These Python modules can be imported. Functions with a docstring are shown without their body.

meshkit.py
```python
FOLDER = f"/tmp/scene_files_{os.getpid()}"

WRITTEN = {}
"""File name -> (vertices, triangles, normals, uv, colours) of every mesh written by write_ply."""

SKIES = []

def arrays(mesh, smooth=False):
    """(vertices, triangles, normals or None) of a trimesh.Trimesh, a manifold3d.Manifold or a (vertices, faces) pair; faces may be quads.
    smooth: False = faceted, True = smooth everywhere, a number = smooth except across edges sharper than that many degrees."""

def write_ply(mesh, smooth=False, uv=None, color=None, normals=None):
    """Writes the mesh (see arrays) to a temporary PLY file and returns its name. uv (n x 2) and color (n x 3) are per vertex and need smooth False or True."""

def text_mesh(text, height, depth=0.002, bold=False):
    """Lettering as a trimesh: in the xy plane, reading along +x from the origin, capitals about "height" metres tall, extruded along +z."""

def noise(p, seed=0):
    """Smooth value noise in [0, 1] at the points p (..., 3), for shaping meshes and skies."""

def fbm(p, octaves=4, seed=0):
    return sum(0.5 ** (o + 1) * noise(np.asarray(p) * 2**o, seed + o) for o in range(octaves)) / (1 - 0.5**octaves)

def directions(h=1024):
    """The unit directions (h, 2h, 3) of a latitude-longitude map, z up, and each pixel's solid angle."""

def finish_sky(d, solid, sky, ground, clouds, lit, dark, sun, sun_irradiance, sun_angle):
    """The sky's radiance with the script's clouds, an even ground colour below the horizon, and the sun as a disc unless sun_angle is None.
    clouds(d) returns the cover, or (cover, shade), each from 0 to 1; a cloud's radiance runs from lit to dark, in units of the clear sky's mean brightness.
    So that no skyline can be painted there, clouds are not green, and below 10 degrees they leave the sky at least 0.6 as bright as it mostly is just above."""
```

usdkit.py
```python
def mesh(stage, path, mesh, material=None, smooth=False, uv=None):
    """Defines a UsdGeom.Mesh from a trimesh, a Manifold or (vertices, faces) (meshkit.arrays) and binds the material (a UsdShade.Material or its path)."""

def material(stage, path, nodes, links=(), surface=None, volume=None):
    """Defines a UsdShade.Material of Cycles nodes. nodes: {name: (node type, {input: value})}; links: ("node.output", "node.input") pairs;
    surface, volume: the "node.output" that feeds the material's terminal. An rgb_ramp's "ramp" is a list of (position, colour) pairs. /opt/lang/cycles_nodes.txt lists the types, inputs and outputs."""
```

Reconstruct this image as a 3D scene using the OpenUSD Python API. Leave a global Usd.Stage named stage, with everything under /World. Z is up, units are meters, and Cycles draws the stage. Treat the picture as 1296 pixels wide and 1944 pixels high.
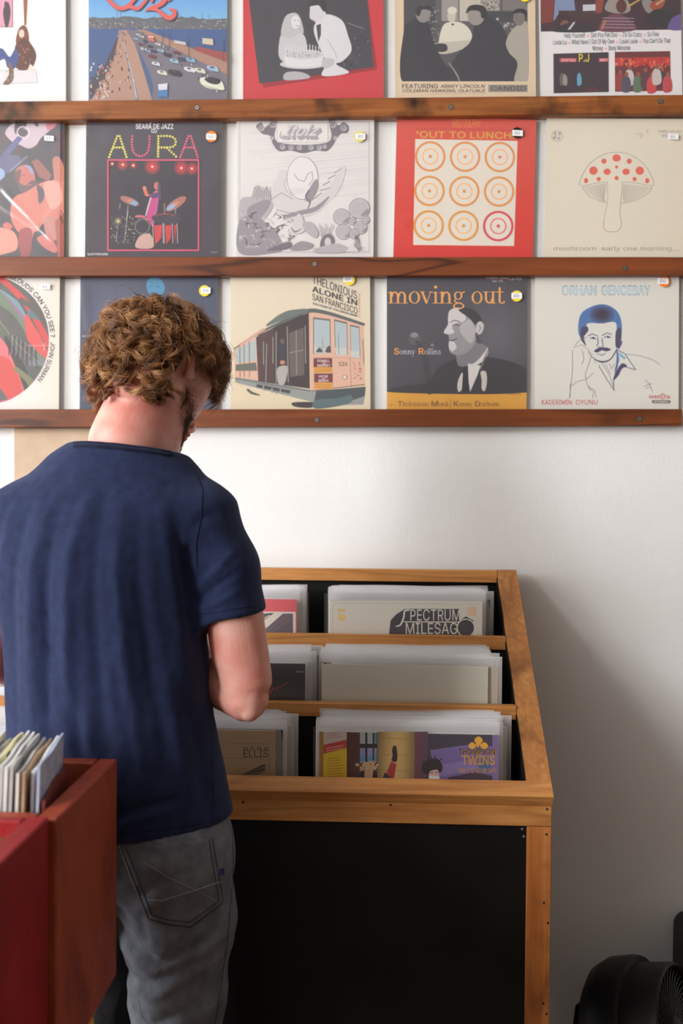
import math, random
import numpy as np
import trimesh
import shapely
import shapely.geometry as sg
from shapely import affinity
from shapely.ops import unary_union
import manifold3d as m3
import meshkit, usdkit
from meshkit import noise, fbm
from pxr import Usd, UsdGeom, UsdLux, UsdShade, Gf, Sdf, Vt

stage = Usd.Stage.CreateInMemory()
UsdGeom.SetStageUpAxis(stage, UsdGeom.Tokens.z)
UsdGeom.SetStageMetersPerUnit(stage, 1.0)
world = UsdGeom.Xform.Define(stage, '/World')
stage.SetDefaultPrim(world.GetPrim())
UsdGeom.Scope.Define(stage, '/World/Looks')

# ------------------------------------------------------------------ camera
FPX = 1890.0                                   # focal length in pixels of the 1296 px wide picture
CAM = np.array([0.0, -2.255, 1.40])
YAW, PITCH, ROLL = 0.043, 0.020, 0.008
F0 = np.array([-math.sin(YAW) * math.cos(PITCH), math.cos(YAW) * math.cos(PITCH), -math.sin(PITCH)])
R0 = np.array([math.cos(YAW), math.sin(YAW), 0.0])
U0 = np.cross(R0, F0)
CR = math.cos(ROLL) * R0 + math.sin(ROLL) * U0
CU = math.cos(ROLL) * U0 - math.sin(ROLL) * R0
cam = UsdGeom.Camera.Define(stage, '/World/camera')
mat4 = Gf.Matrix4d(1.0)
mat4.SetRow(0, Gf.Vec4d(*CR, 0)); mat4.SetRow(1, Gf.Vec4d(*CU, 0)); mat4.SetRow(2, Gf.Vec4d(*(-F0), 0)); mat4.SetRow(3, Gf.Vec4d(*CAM, 1))
cam.AddTransformOp().Set(mat4)
cam.CreateHorizontalApertureAttr(24.0)
cam.CreateVerticalApertureAttr(36.0)
cam.CreateFocalLengthAttr(24.0 * FPX / 1296.0)
cam.CreateFStopAttr(3.2)
cam.CreateFocusDistanceAttr(1.80)
cam.CreateClippingRangeAttr(Gf.Vec2f(0.05, 100.0))
cam.CreateExposureAttr(0.0)

# ------------------------------------------------------------------ daylight through the shop window on the left
def rect_light(path, pos, target, w, h, inten, col):
    l = UsdLux.RectLight.Define(stage, path)
    p, t = np.array(pos, float), np.array(target, float)
    z = (p - t) / np.linalg.norm(p - t); x = np.cross([0, 0, 1.0], z); x /= np.linalg.norm(x); y = np.cross(z, x)
    m = Gf.Matrix4d(1.0)
    m.SetRow(0, Gf.Vec4d(*x, 0)); m.SetRow(1, Gf.Vec4d(*y, 0)); m.SetRow(2, Gf.Vec4d(*z, 0)); m.SetRow(3, Gf.Vec4d(*p, 1))
    l.AddTransformOp().Set(m)
    l.CreateWidthAttr(w); l.CreateHeightAttr(h); l.CreateIntensityAttr(inten); l.CreateColorAttr(Gf.Vec3f(*col)); l.CreateNormalizeAttr(False)
    return l
ROOM_X0, ROOM_X1, ROOM_Y0, ROOM_H = -4.3, 2.8, -5.7, 3.9
WINDOWS = [('window', -4.0, -1.9, 1.9, 3.75, 13.5, (1.0, 0.985, 0.965)), ('far_window', -5.6, -4.3, 1.2, 3.8, 36.0, (0.98, 0.99, 1.0)), ('door', -1.80, -0.85, 0.15, 2.3, 19.0, (0.94, 0.97, 1.0))]   # openings in the left wall: y from, y to, z from, z to, strength, colour
for nm, y0, y1, z0, z1, power, tint in WINDOWS:
    rect_light(f'/World/{nm}_daylight', (ROOM_X0 + .02, (y0 + y1) / 2, (z0 + z1) / 2), (0, (y0 + y1) / 2, (z0 + z1) / 2), y1 - y0, z1 - z0, power, tint)
dome = UsdLux.DomeLight.Define(stage, '/World/sky')
dome.CreateIntensityAttr(0.01); dome.CreateColorAttr(Gf.Vec3f(0.9, 0.95, 1.0))

# ------------------------------------------------------------------ helpers
def ray(px, py):
    d = F0 * FPX + CR * (px - 648.0) - CU * (py - 972.0)
    return d / np.linalg.norm(d)
def at(px, py, y):
    """World point seen at a pixel of the photograph, on the vertical plane Y = y (used to take sizes off the photograph)."""
    d = ray(px, py)
    return CAM + d * ((y - CAM[1]) / d[1])
def lin(c):
    c = np.asarray(c, float) / 255.0
    return np.where(c <= 0.04045, c / 12.92, ((c + 0.055) / 1.055) ** 2.4)

TAKEN = {}
def numbered(parent, name):
    key = (parent, name); k = TAKEN.get(key, -1) + 1; TAKEN[key] = k
    return f'{parent}/{name}' if k == 0 else f'{parent}/{name}_{k:03d}'
def setdata(p, label=None, cat=None, group=None, kind=None):
    for k, v in (('label', label), ('category', cat), ('group', group), ('kind', kind)):
        if v: p.SetCustomDataByKey(k, v)
BASE = {}
def thing(name, label, cat, loc=(0, 0, 0), group=None):
    path = numbered('/World', name)
    x = UsdGeom.Xform.Define(stage, path); x.AddTranslateOp().Set(Gf.Vec3d(*map(float, loc)))
    BASE[path] = np.asarray(loc, float)
    setdata(x.GetPrim(), label, cat, group)
    return path
def base_of(path):
    while path and path not in BASE: path = path.rpartition('/')[0]
    return BASE.get(path, np.zeros(3))
def obj(name, mesh, mat, parent='/World', smooth=False, label=None, cat=None, group=None, kind=None, tint=None):
    """One Mesh prim; vertices are given in world coordinates and stored relative to the thing's base."""
    path = numbered(parent, name)
    if hasattr(mesh, 'to_mesh') or isinstance(mesh, tuple):
        v, f, _ = meshkit.arrays(mesh, False)
    else:
        v, f = np.array(mesh.vertices, float), np.array(mesh.faces)
    p = usdkit.mesh(stage, path, (v - base_of(parent), f), mat, smooth=smooth)
    if tint is not None:
        UsdGeom.PrimvarsAPI(p).CreatePrimvar('tint', Sdf.ValueTypeNames.Color3fArray, 'vertex').Set(Vt.Vec3fArray.FromNumpy(np.asarray(tint, np.float32)))
    setdata(p.GetPrim(), label, cat, group, kind)
    return path
def struct(name, mesh, mat, parent='/World', smooth=False):
    return obj(name, mesh, mat, parent, smooth, kind='structure' if parent == '/World' else None)
def dup(src, loc, label, group, rotz=0.0, name=None, tiltx=0.0):
    path = numbered('/World', name or src.rpartition('/')[2].rstrip('0123456789').rstrip('_'))
    x = UsdGeom.Xform.Define(stage, path)
    was = stage.GetPrimAtPath(src).GetCustomData()
    x.GetPrim().GetReferences().AddInternalReference(src)
    x.ClearXformOpOrder()
    x.AddTranslateOp().Set(Gf.Vec3d(*map(float, loc)))
    x.AddRotateZOp().Set(rotz); x.AddRotateXOp().Set(tiltx)
    x.GetPrim().SetInstanceable(True)
    setdata(x.GetPrim(), label, was['category'], group)
    return path

def box(x0, x1, y0, y1, z0, z1, bev=0.0):
    if bev <= 0:
        b = trimesh.creation.box([x1 - x0, y1 - y0, z1 - z0]); b.apply_translation([(x0 + x1) / 2, (y0 + y1) / 2, (z0 + z1) / 2]); return b
    pts = []
    for sx in (0, 1):
        for sy in (0, 1):
            for sz in (0, 1):
                c = np.array([(x0, x1)[sx], (y0, y1)[sy], (z0, z1)[sz]]); s = np.array([1 - 2 * sx, 1 - 2 * sy, 1 - 2 * sz]) * bev
                for k in range(3):
                    q = c + s; q[k] = c[k]; pts.append(q)
    return trimesh.convex.convex_hull(np.array(pts))
def prism_x(poly, x0, x1, bev=0.0015):
    """Extrude a (y, z) outline along x."""
    g = sg.Polygon(poly)
    if bev: g = g.buffer(-bev, join_style=2).buffer(bev, quad_segs=2)
    m = trimesh.creation.extrude_polygon(g, x1 - x0, engine='earcut')
    v = m.vertices.copy(); m.vertices = np.column_stack([v[:, 2] + x0, v[:, 0], v[:, 1]])
    m.faces = m.faces.copy(); trimesh.repair.fix_normals(m)
    return m
def tube(pts, r, n=10, closed=False):
    pts = np.asarray(pts, float); k = len(pts); r = np.broadcast_to(np.asarray(r, float), (k,))
    t = np.gradient(pts, axis=0) if not closed else np.roll(pts, -1, 0) - np.roll(pts, 1, 0)
    t /= np.linalg.norm(t, axis=1, keepdims=True) + 1e-12
    up = np.array([0.13, 0.27, 0.95]); V = []
    for i in range(k):
        a = np.cross(t[i], up); a /= np.linalg.norm(a) + 1e-12; b = np.cross(t[i], a)
        th = np.arange(n) / n * 2 * np.pi
        V.append(pts[i] + r[i] * (np.cos(th)[:, None] * a + np.sin(th)[:, None] * b))
    V = np.vstack(V); Fc = []
    for i in range(k if closed else k - 1):
        j = (i + 1) % k
        for q in range(n):
            q2 = (q + 1) % n
            Fc += [[i * n + q, j * n + q, j * n + q2], [i * n + q, j * n + q2, i * n + q2]]
    if not closed:
        V = np.vstack([V, pts[0], pts[-1]])
        for q in range(n):
            Fc += [[k * n, q, (q + 1) % n], [k * n + 1, (k - 1) * n + (q + 1) % n, (k - 1) * n + q]]
    m = trimesh.Trimesh(V, Fc, process=False); trimesh.repair.fix_normals(m)
    return m
cat_m = trimesh.util.concatenate

# ------------------------------------------------------------------ materials
def mat(name, nodes, links, surface='p.BSDF'):
    return usdkit.material(stage, f'/World/Looks/{name}', nodes, links, surface=surface)
def plain(name, col, rough=0.5, spec=0.5, **kw):
    return mat(name, {'p': ('principled_bsdf', dict(base_color=col, roughness=rough, specular_ior_level=spec, **kw))}, [])
def mottled(name, c0, c1, scale=6, rough=0.6, bump=0.0, bscale=60, detail=4, spec=0.4, stretch=(1, 1, 1), lo=0.35, hi=0.65, dist=0.01):
    n = {'g': ('geometry', {}), 'mp': ('mapping', dict(scale=stretch)), 'n': ('noise_texture', dict(scale=scale, detail=detail)),
         'r': ('rgb_ramp', dict(ramp=[(lo, c0), (hi, c1)])), 'p': ('principled_bsdf', dict(roughness=rough, specular_ior_level=spec))}
    l = [('g.position', 'mp.vector'), ('mp.vector', 'n.vector'), ('n.fac', 'r.fac'), ('r.color', 'p.base_color')]
    if bump:
        n['n2'] = ('noise_texture', dict(scale=bscale, detail=5)); n['b'] = ('bump', dict(strength=bump, distance=dist))
        l += [('mp.vector', 'n2.vector'), ('n2.fac', 'b.height'), ('b.normal', 'p.normal')]
    return mat(name, n, l)
def wood(name, light, mid, dark, axis, rough=0.45, grain=1.0, patch=0.5, rings=0.5, pscale=5.0, seed=0.0):
    """Stained timber, grain running along the axis (0, 1, 2)."""
    s1 = [26.0] * 3; s1[axis] = 1.6
    s2 = [120.0] * 3; s2[axis] = 5.0
    s3 = [9.0] * 3; s3[axis] = 1.1
    light, mid, dark = (np.asarray(c, float) for c in (light, mid, dark))
    n = {'g': ('geometry', {}),
         'm1': ('mapping', dict(scale=s1, location=(seed, seed, seed))), 'm2': ('mapping', dict(scale=s2)), 'm3': ('mapping', dict(scale=s3, location=(seed * 2, seed, 0))),
         'n1': ('noise_texture', dict(scale=1.0, detail=5, roughness=0.6, distortion=0.3)),
         'n2': ('noise_texture', dict(scale=1.0, detail=3, roughness=0.7)),
         'n3': ('noise_texture', dict(scale=1.0, detail=2, roughness=0.5, distortion=0.6)),
         'sin': ('math', dict(math_type='multiply', value2=34.0)), 'sn': ('math', dict(math_type='sine')),
         'pw': ('math', dict(math_type='power', value2=6.0)), 'ab': ('math', dict(math_type='maximum', value2=0.0)),
         'r1': ('rgb_ramp', dict(ramp=[(0.30, mid), (0.68, light)])),
         'r2': ('rgb_ramp', dict(ramp=[(0.35, (0, 0, 0)), (0.60, (1, 1, 1))])),
         'n4': ('noise_texture', dict(scale=pscale, detail=3, roughness=0.6)),
         'r4': ('rgb_ramp', dict(ramp=[(0.50, (0, 0, 0)), (0.72, (1, 1, 1))])),
         'k2': ('math', dict(math_type='multiply', value2=0.5 * grain)), 'k3': ('math', dict(math_type='multiply', value2=rings)), 'k4': ('math', dict(math_type='multiply', value2=patch)),
         'x2': ('mix_color', dict(blend_type='multiply', b=0.45 * np.ones(3) + 0.35 * mid / mid.max())), 'x3': ('mix_color', dict(b=dark)), 'x4': ('mix_color', dict(b=dark * 0.8)),
         'b': ('bump', dict(strength=0.18, distance=0.002)),
         'p': ('principled_bsdf', dict(roughness=rough, specular_ior_level=0.4))}
    l = [('g.position', 'm1.vector'), ('g.position', 'm2.vector'), ('g.position', 'm3.vector'), ('m1.vector', 'n1.vector'), ('m2.vector', 'n2.vector'), ('m3.vector', 'n3.vector'),
         ('g.position', 'n4.vector'), ('n4.fac', 'r4.fac'), ('r4.color', 'k4.value1'),
         ('n1.fac', 'r1.fac'), ('n2.fac', 'r2.fac'), ('r2.color', 'k2.value1'), ('k2.value', 'x2.fac'), ('r1.color', 'x2.a'),
         ('n3.fac', 'sin.value1'), ('sin.value', 'sn.value1'), ('sn.value', 'ab.value1'), ('ab.value', 'pw.value1'), ('pw.value', 'k3.value1'), ('k3.value', 'x3.fac'), ('x2.result', 'x3.a'),
         ('k4.value', 'x4.fac'), ('x3.result', 'x4.a'), ('x4.result', 'p.base_color'), ('n2.fac', 'b.height'), ('b.normal', 'p.normal')]
    return mat(name, n, l)

M = {}
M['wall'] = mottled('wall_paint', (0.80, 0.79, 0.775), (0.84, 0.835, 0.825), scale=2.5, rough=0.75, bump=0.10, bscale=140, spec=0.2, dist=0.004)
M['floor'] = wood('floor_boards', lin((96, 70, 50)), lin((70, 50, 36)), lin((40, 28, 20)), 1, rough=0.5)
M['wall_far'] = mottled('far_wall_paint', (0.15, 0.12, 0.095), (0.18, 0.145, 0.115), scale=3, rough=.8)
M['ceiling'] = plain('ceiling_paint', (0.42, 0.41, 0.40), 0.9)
M['ledge_a'] = wood('ledge_wood_burnt', lin((160, 100, 50)), lin((114, 64, 31)), lin((36, 19, 12)), 0, patch=1.0, rings=0.25, pscale=9.0, grain=1.2)
M['ledge_b'] = wood('ledge_wood_red', lin((136, 74, 38)), lin((104, 53, 27)), lin((52, 24, 12)), 0, patch=0.35, rings=0.8, pscale=4.0, seed=3.0, grain=0.6)
M['ledge_c'] = wood('ledge_wood_brown', lin((142, 78, 38)), lin((100, 52, 26)), lin((42, 20, 11)), 0, patch=0.6, rings=0.8, pscale=4.5, seed=8.0, grain=0.8)
M['honey_x'] = wood('browser_wood_long', lin((218, 160, 94)), lin((190, 132, 72)), lin((136, 84, 44)), 0, patch=0.2, rings=0.4, grain=1.5)
M['honey_y'] = wood('browser_wood_slant', lin((204, 146, 84)), lin((176, 120, 66)), lin((128, 80, 44)), 1, patch=0.3, rings=0.4, seed=2.0, grain=1.5)
M['honey_z'] = wood('browser_wood_post', lin((214, 146, 80)), lin((186, 118, 60)), lin((116, 66, 34)), 2, patch=0.55, rings=0.45, pscale=14.0, seed=5.0, grain=1.5)
M['black'] = mottled('black_board', (0.004, 0.004, 0.0042), (0.007, 0.007, 0.007), scale=8, rough=0.55, spec=0.25)
M['steel'] = plain('screw_steel', (0.55, 0.53, 0.5), 0.35, metallic=1.0)
M['hole'] = plain('screw_recess', (0.03, 0.025, 0.02), 0.8)
# ================================================================== the setting
def wall_with_openings(axis, at_, along0, along1, holes, thick):
    g = sg.box(along0, 0.0, along1, ROOM_H)
    for h0, h1, z0, z1 in holes: g = g.difference(sg.box(h0, z0, h1, z1))
    m = trimesh.creation.extrude_polygon(g, thick, engine='earcut'); v = m.vertices.copy()
    m.vertices = np.column_stack([v[:, 2] + at_, v[:, 0], v[:, 1]]) if axis == 'x' else np.column_stack([v[:, 0], v[:, 2] + at_, v[:, 1]])
    trimesh.repair.fix_normals(m); return m
struct('wall_back', box(ROOM_X0, ROOM_X1, 0.0, 0.12, 0.0, ROOM_H), M['wall'])
struct('wall_left', wall_with_openings('x', ROOM_X0 - .12, ROOM_Y0, 0.0, [w[1:5] for w in WINDOWS], .12), M['wall'])
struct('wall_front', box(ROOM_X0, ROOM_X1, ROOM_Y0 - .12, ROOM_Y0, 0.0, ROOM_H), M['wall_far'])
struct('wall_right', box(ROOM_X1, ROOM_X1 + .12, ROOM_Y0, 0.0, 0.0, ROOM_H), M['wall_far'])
M['frame'] = plain('window_frame_paint', (0.5, 0.5, 0.48), 0.5)
def opening(name, axis, at_, a0, a1, z0, z1):
    w = thing(name, None, None, (at_, (a0 + a1) / 2, z0) if axis == 'x' else ((a0 + a1) / 2, at_, z0)); setdata(stage.GetPrimAtPath(w), kind='structure')
    for nm, p0, p1, q0, q1 in (('sill', a0, a1, z0, z0 + .04), ('head', a0, a1, z1 - .04, z1), ('jamb', a0, a0 + .04, z0 + .04, z1 - .04), ('jamb', a1 - .04, a1, z0 + .04, z1 - .04)):
        obj(nm, box(at_ - .10, at_ + .012, p0, p1, q0, q1) if axis == 'x' else box(p0, p1, at_ - .10, at_ + .012, q0, q1), M['frame'], w)
for nm, w in zip(('window_1', 'window_2', 'door_1'), WINDOWS): opening(nm, 'x', ROOM_X0, *w[1:5])
struct('floor', box(ROOM_X0, ROOM_X1, ROOM_Y0, 0.0, -0.05, 0.0), M['floor'])
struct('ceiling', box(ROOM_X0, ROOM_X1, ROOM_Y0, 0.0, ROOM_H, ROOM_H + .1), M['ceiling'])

# ================================================================== the three wall ledges
def screw(parent, px, py, y, r=0.0045):
    c = at(px, py, y)
    head = trimesh.creation.cylinder(r, 0.0012, sections=18); head.apply_transform(trimesh.transformations.rotation_matrix(math.pi / 2, [1, 0, 0])); head.apply_translation(c + [0, -0.0004, 0])
    ring = trimesh.creation.annulus(r * 0.98, r * 1.35, 0.0006, sections=18); ring.apply_transform(trimesh.transformations.rotation_matrix(math.pi / 2, [1, 0, 0])); ring.apply_translation(c)
    s = obj('screw', head, M['steel'], parent, 30)
    sl = cat_m([box(c[0] - r * .55, c[0] + r * .55, c[1] - 0.0013, c[1] - 0.0008, c[2] - r * .14, c[2] + r * .14), box(c[0] - r * .14, c[0] + r * .14, c[1] - 0.0013, c[1] - 0.0008, c[2] - r * .55, c[2] + r * .55)])
    obj('cross_slot', sl, M['hole'], s)
    obj('countersink', ring, M['hole'], parent)
LY = -0.034      # front face of the ledges
def ledge(name, material, tl, tr, bl, br, screws, label):
    tl, tr, bl, br = (np.asarray(at(*p, LY)) for p in (tl, tr, bl, br))
    base = (bl + br) / 2; base[1] = 0
    t = thing(name, label, 'ledge', base)
    n = 60; V = []
    drop = 0.011
    for i in range(n + 1):
        a = i / n; T = tl + (tr - tl) * a; B = bl + (br - bl) * a
        w = 0.0006 * (noise(np.array([T[0] * 9, 3.1, T[2]])) - 0.5)
        e = 0.0012
        prof = [(LY, B[2] + e + w), (LY, T[2] - e + w), (LY + e, T[2] + w), (LY + 0.012 - e, T[2] + w), (LY + 0.012, T[2] - e + w), (LY + 0.012, T[2] - drop), (0.0, T[2] - drop), (0.0, B[2]), (LY + e, B[2] + w)]
        V += [(T[0], p[0], p[1]) for p in prof]
    k = 9; Fc = []
    for i in range(n):
        for q in range(k):
            a, b = i * k + q, i * k + (q + 1) % k
            Fc += [[a, b, b + k], [a, b + k, a + k]]
    q2 = np.array([(p[1], p[2]) for p in V[:k]])
    cv, cf = trimesh.creation.triangulate_polygon(sg.Polygon(q2), engine='earcut')
    cap = [[int(np.argmin(np.abs(q2 - cv[i]).sum(1))) for i in f] for f in cf]
    Fc += [list(f) for f in cap] + [[x + n * k for x in f[::-1]] for f in cap]
    m = trimesh.Trimesh(np.array(V), np.array(Fc), process=False); trimesh.repair.fix_normals(m)
    obj('board', m, material, t, 25)
    for s in screws: screw(t, s[0], s[1], LY)
    return t
ledge('record_ledge', M['ledge_a'], (-260, 195), (1420, 178.5), (-260, 231), (1420, 213.5), [(374, 204.5), (856, 203.5), (1253.5, 192.5)], 'scorched and patchily stained wooden record ledge, topmost of the three on the wall')
ledge('record_ledge', M['ledge_b'], (-260, 487), (1420, 488), (-260, 524), (1420, 522), [(597, 501.5), (1186.5, 509)], 'reddish brown stained wooden record ledge, middle of the three on the wall')
ledge('record_ledge', M['ledge_c'], (-260, 777), (1294, 776.5), (-260, 812), (1294, 808), [(601.5, 797), (1213.5, 795.5)], 'brown stained wooden record ledge with darker right end, lowest of the three on the wall')

M['card'] = mottled('brown_cardboard', lin((196, 172, 148)), lin((206, 182, 158)), scale=20, rough=0.9, spec=0.1)
a, b = at(27, 812.5, -0.006), at(180, 980, -0.006)
obj('cardboard_sheet', box(a[0], b[0], -0.006, -0.001, b[2], a[2] - 0.001), M['card'], label='plain brown cardboard sheet on the wall under the lowest ledge, behind the man', cat='cardboard')

# ================================================================== record browser
XR, XI, XL = 0.2917, 0.2497, -1.42           # outer right, inner right, left end
def ztop(y): return 1.229 - (-0.047 - y) * 0.6715     # slope of the side frame's top
br = thing('record_browser', 'slanted honey-coloured wooden record browser with black panels against the wall', 'record browser', ((XR + XL) / 2, -0.29, 0))
YF, YB = -0.543, -0.030
# slanted side frames (a plank on edge, its top face the slant) and posts
for x0, x1 in ((XI, XR), (XL, XL + 0.042)):
    prof = [(YB, 1.2305), (YB - 0.02, 1.2305), (-0.531 + 0.0, ztop(-0.531)), (-0.531, ztop(-0.531) - 0.05), (YB, ztop(YB) - 0.06)]
    obj('slanted_side_rail', prism_x(prof, x0, x1), M['honey_y'], br, 20)
    obj('front_post', box(x0, x1, YF, YF + 0.042, 0.0, 0.8275, 0.0015), M['honey_z'], br, 20)
    obj('rear_post', box(x0, x1, YB - 0.042, YB, 0.0, ztop(YB) - 0.062, 0.0015), M['honey_z'], br, 20)
XA, XZ = XL + 0.043, XI - 0.0005
obj('top_rail', box(XA, XZ, -0.058, -0.031, 1.2035, 1.2300, 0.0012), M['honey_x'], br, 20)
RAILS = [(-0.218, 1.1085, 0.0265), (-0.387, 1.0035, 0.0255)]
for y, z, h in RAILS:
    obj('divider_rail', box(XA, XZ, y - 0.010, y + 0.012, z - h, z, 0.0012), M['honey_x'], br, 20)
lip = [(-0.531, 0.9040), (-0.560, 0.8850), (-0.5465, 0.8655), (-0.5175, 0.8845)]
obj('front_lip', prism_x(lip, XL, XR), M['honey_x'], br, 20)
obj('front_board', box(XL, XR, YF - 0.001, YF + 0.024, 0.8285, 0.8670, 0.0012), M['honey_x'], br, 20)
obj('front_panel', box(XL + 0.042, XI, YF + 0.007, YF + 0.016, 0.02, 0.8285), M['black'], br)
obj('back_panel', box(XA, XZ, -0.044, -0.032, 0.3, 1.2035), M['black'], br)
for y, z, h in RAILS:
    obj('divider_panel', box(XA, XZ, y - 0.004, y + 0.006, 0.55, z - h - 0.0005), M['black'], br)
obj('inner_front_panel', box(XA, XZ, -0.5265, -0.5205, 0.55, 0.883), M['black'], br)
def inner_side(x0, x1):
    prof = [(-0.046, 0.55), (-0.046, ztop(-0.046) - 0.061), (-0.519, ztop(-0.519) - 0.052), (-0.519, 0.55)]
    return prism_x(prof, x0, x1, 0)
obj('side_panel', inner_side(XI + 0.004, XI + 0.012), M['black'], br)
# inside face of the slanted rail is lined black below its top edge
lin_prof = [(-0.0465, ztop(-0.0465) - 0.008), (-0.519, ztop(-0.519) - 0.006), (-0.519, 0.60), (-0.0465, 0.60)]
obj('side_lining', prism_x(lin_prof, XI - 0.0022, XI - 0.0002, 0), M['black'], br)
FLOORS = [(-0.212, -0.045, 0.861), (-0.381, -0.222, 0.757), (-0.520, -0.391, 0.661)]
for y0, y1, z in FLOORS:
    obj('bin_floor', box(XA, XZ - 0.003, y0, y1, z - 0.008, z), M['black'], br)
def nail(px, py, y, dark=True):
    c = at(px, py, y)
    h = trimesh.creation.icosphere(1, 0.0022); h.vertices *= [1, 0.25, 1]; h.apply_translation(c + [0, -0.0002, 0])
    obj('nail_head', h, M['hole'] if dark else M['steel'], br, True)
for p in ((741, 1528), (1038, 1536), (461, 1523)): nail(*p, YF - 0.001)
for p in ((1037, 1584), (1032, 1714), (1040, 1752), (1031, 1905), (1037, 1925)): nail(*p, YF)
for p in ((991, 1574), (994, 1588)): nail(*p, YF + 0.007, False)
# ================================================================== flat print: polygons in photograph pixels, carried onto the cover's own plane
def tinted(name, rough=0.55, spec=0.35):
    return mat(name, {'a': ('attribute', dict(attribute='tint')), 'p': ('principled_bsdf', dict(roughness=rough, specular_ior_level=spec))}, [('a.color', 'p.base_color')])
M['print'] = tinted('cover_print')
def catmull(pts, closed=True, k=6):
    p = np.asarray(pts, float); n = len(p); out = []
    for i in range(n if closed else n - 1):
        a, b, c, d = (p[(i + j) % n] if closed else p[min(max(i + j, 0), n - 1)] for j in (-1, 0, 1, 2))
        for t in np.arange(k) / k:
            out.append(0.5 * ((2 * b) + (c - a) * t + (2 * a - 5 * b + 4 * c - d) * t * t + (3 * b - a - 3 * c + d) * t ** 3))
    if not closed: out.append(p[-1])
    return np.array(out)
_TXT = {}
def text_tris(s, bold):
    key = (s, bold)
    if key not in _TXT:
        t = meshkit.text_mesh(s, 1.0, 0.01, bold)
        keep = t.face_normals[:, 2] > 0.9
        v = t.vertices[:, :2]; f = t.faces[keep]
        u, inv = np.unique(f.ravel(), return_inverse=True)
        _TXT[key] = (v[u], inv.reshape(-1, 3))
    return _TXT[key]
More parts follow.
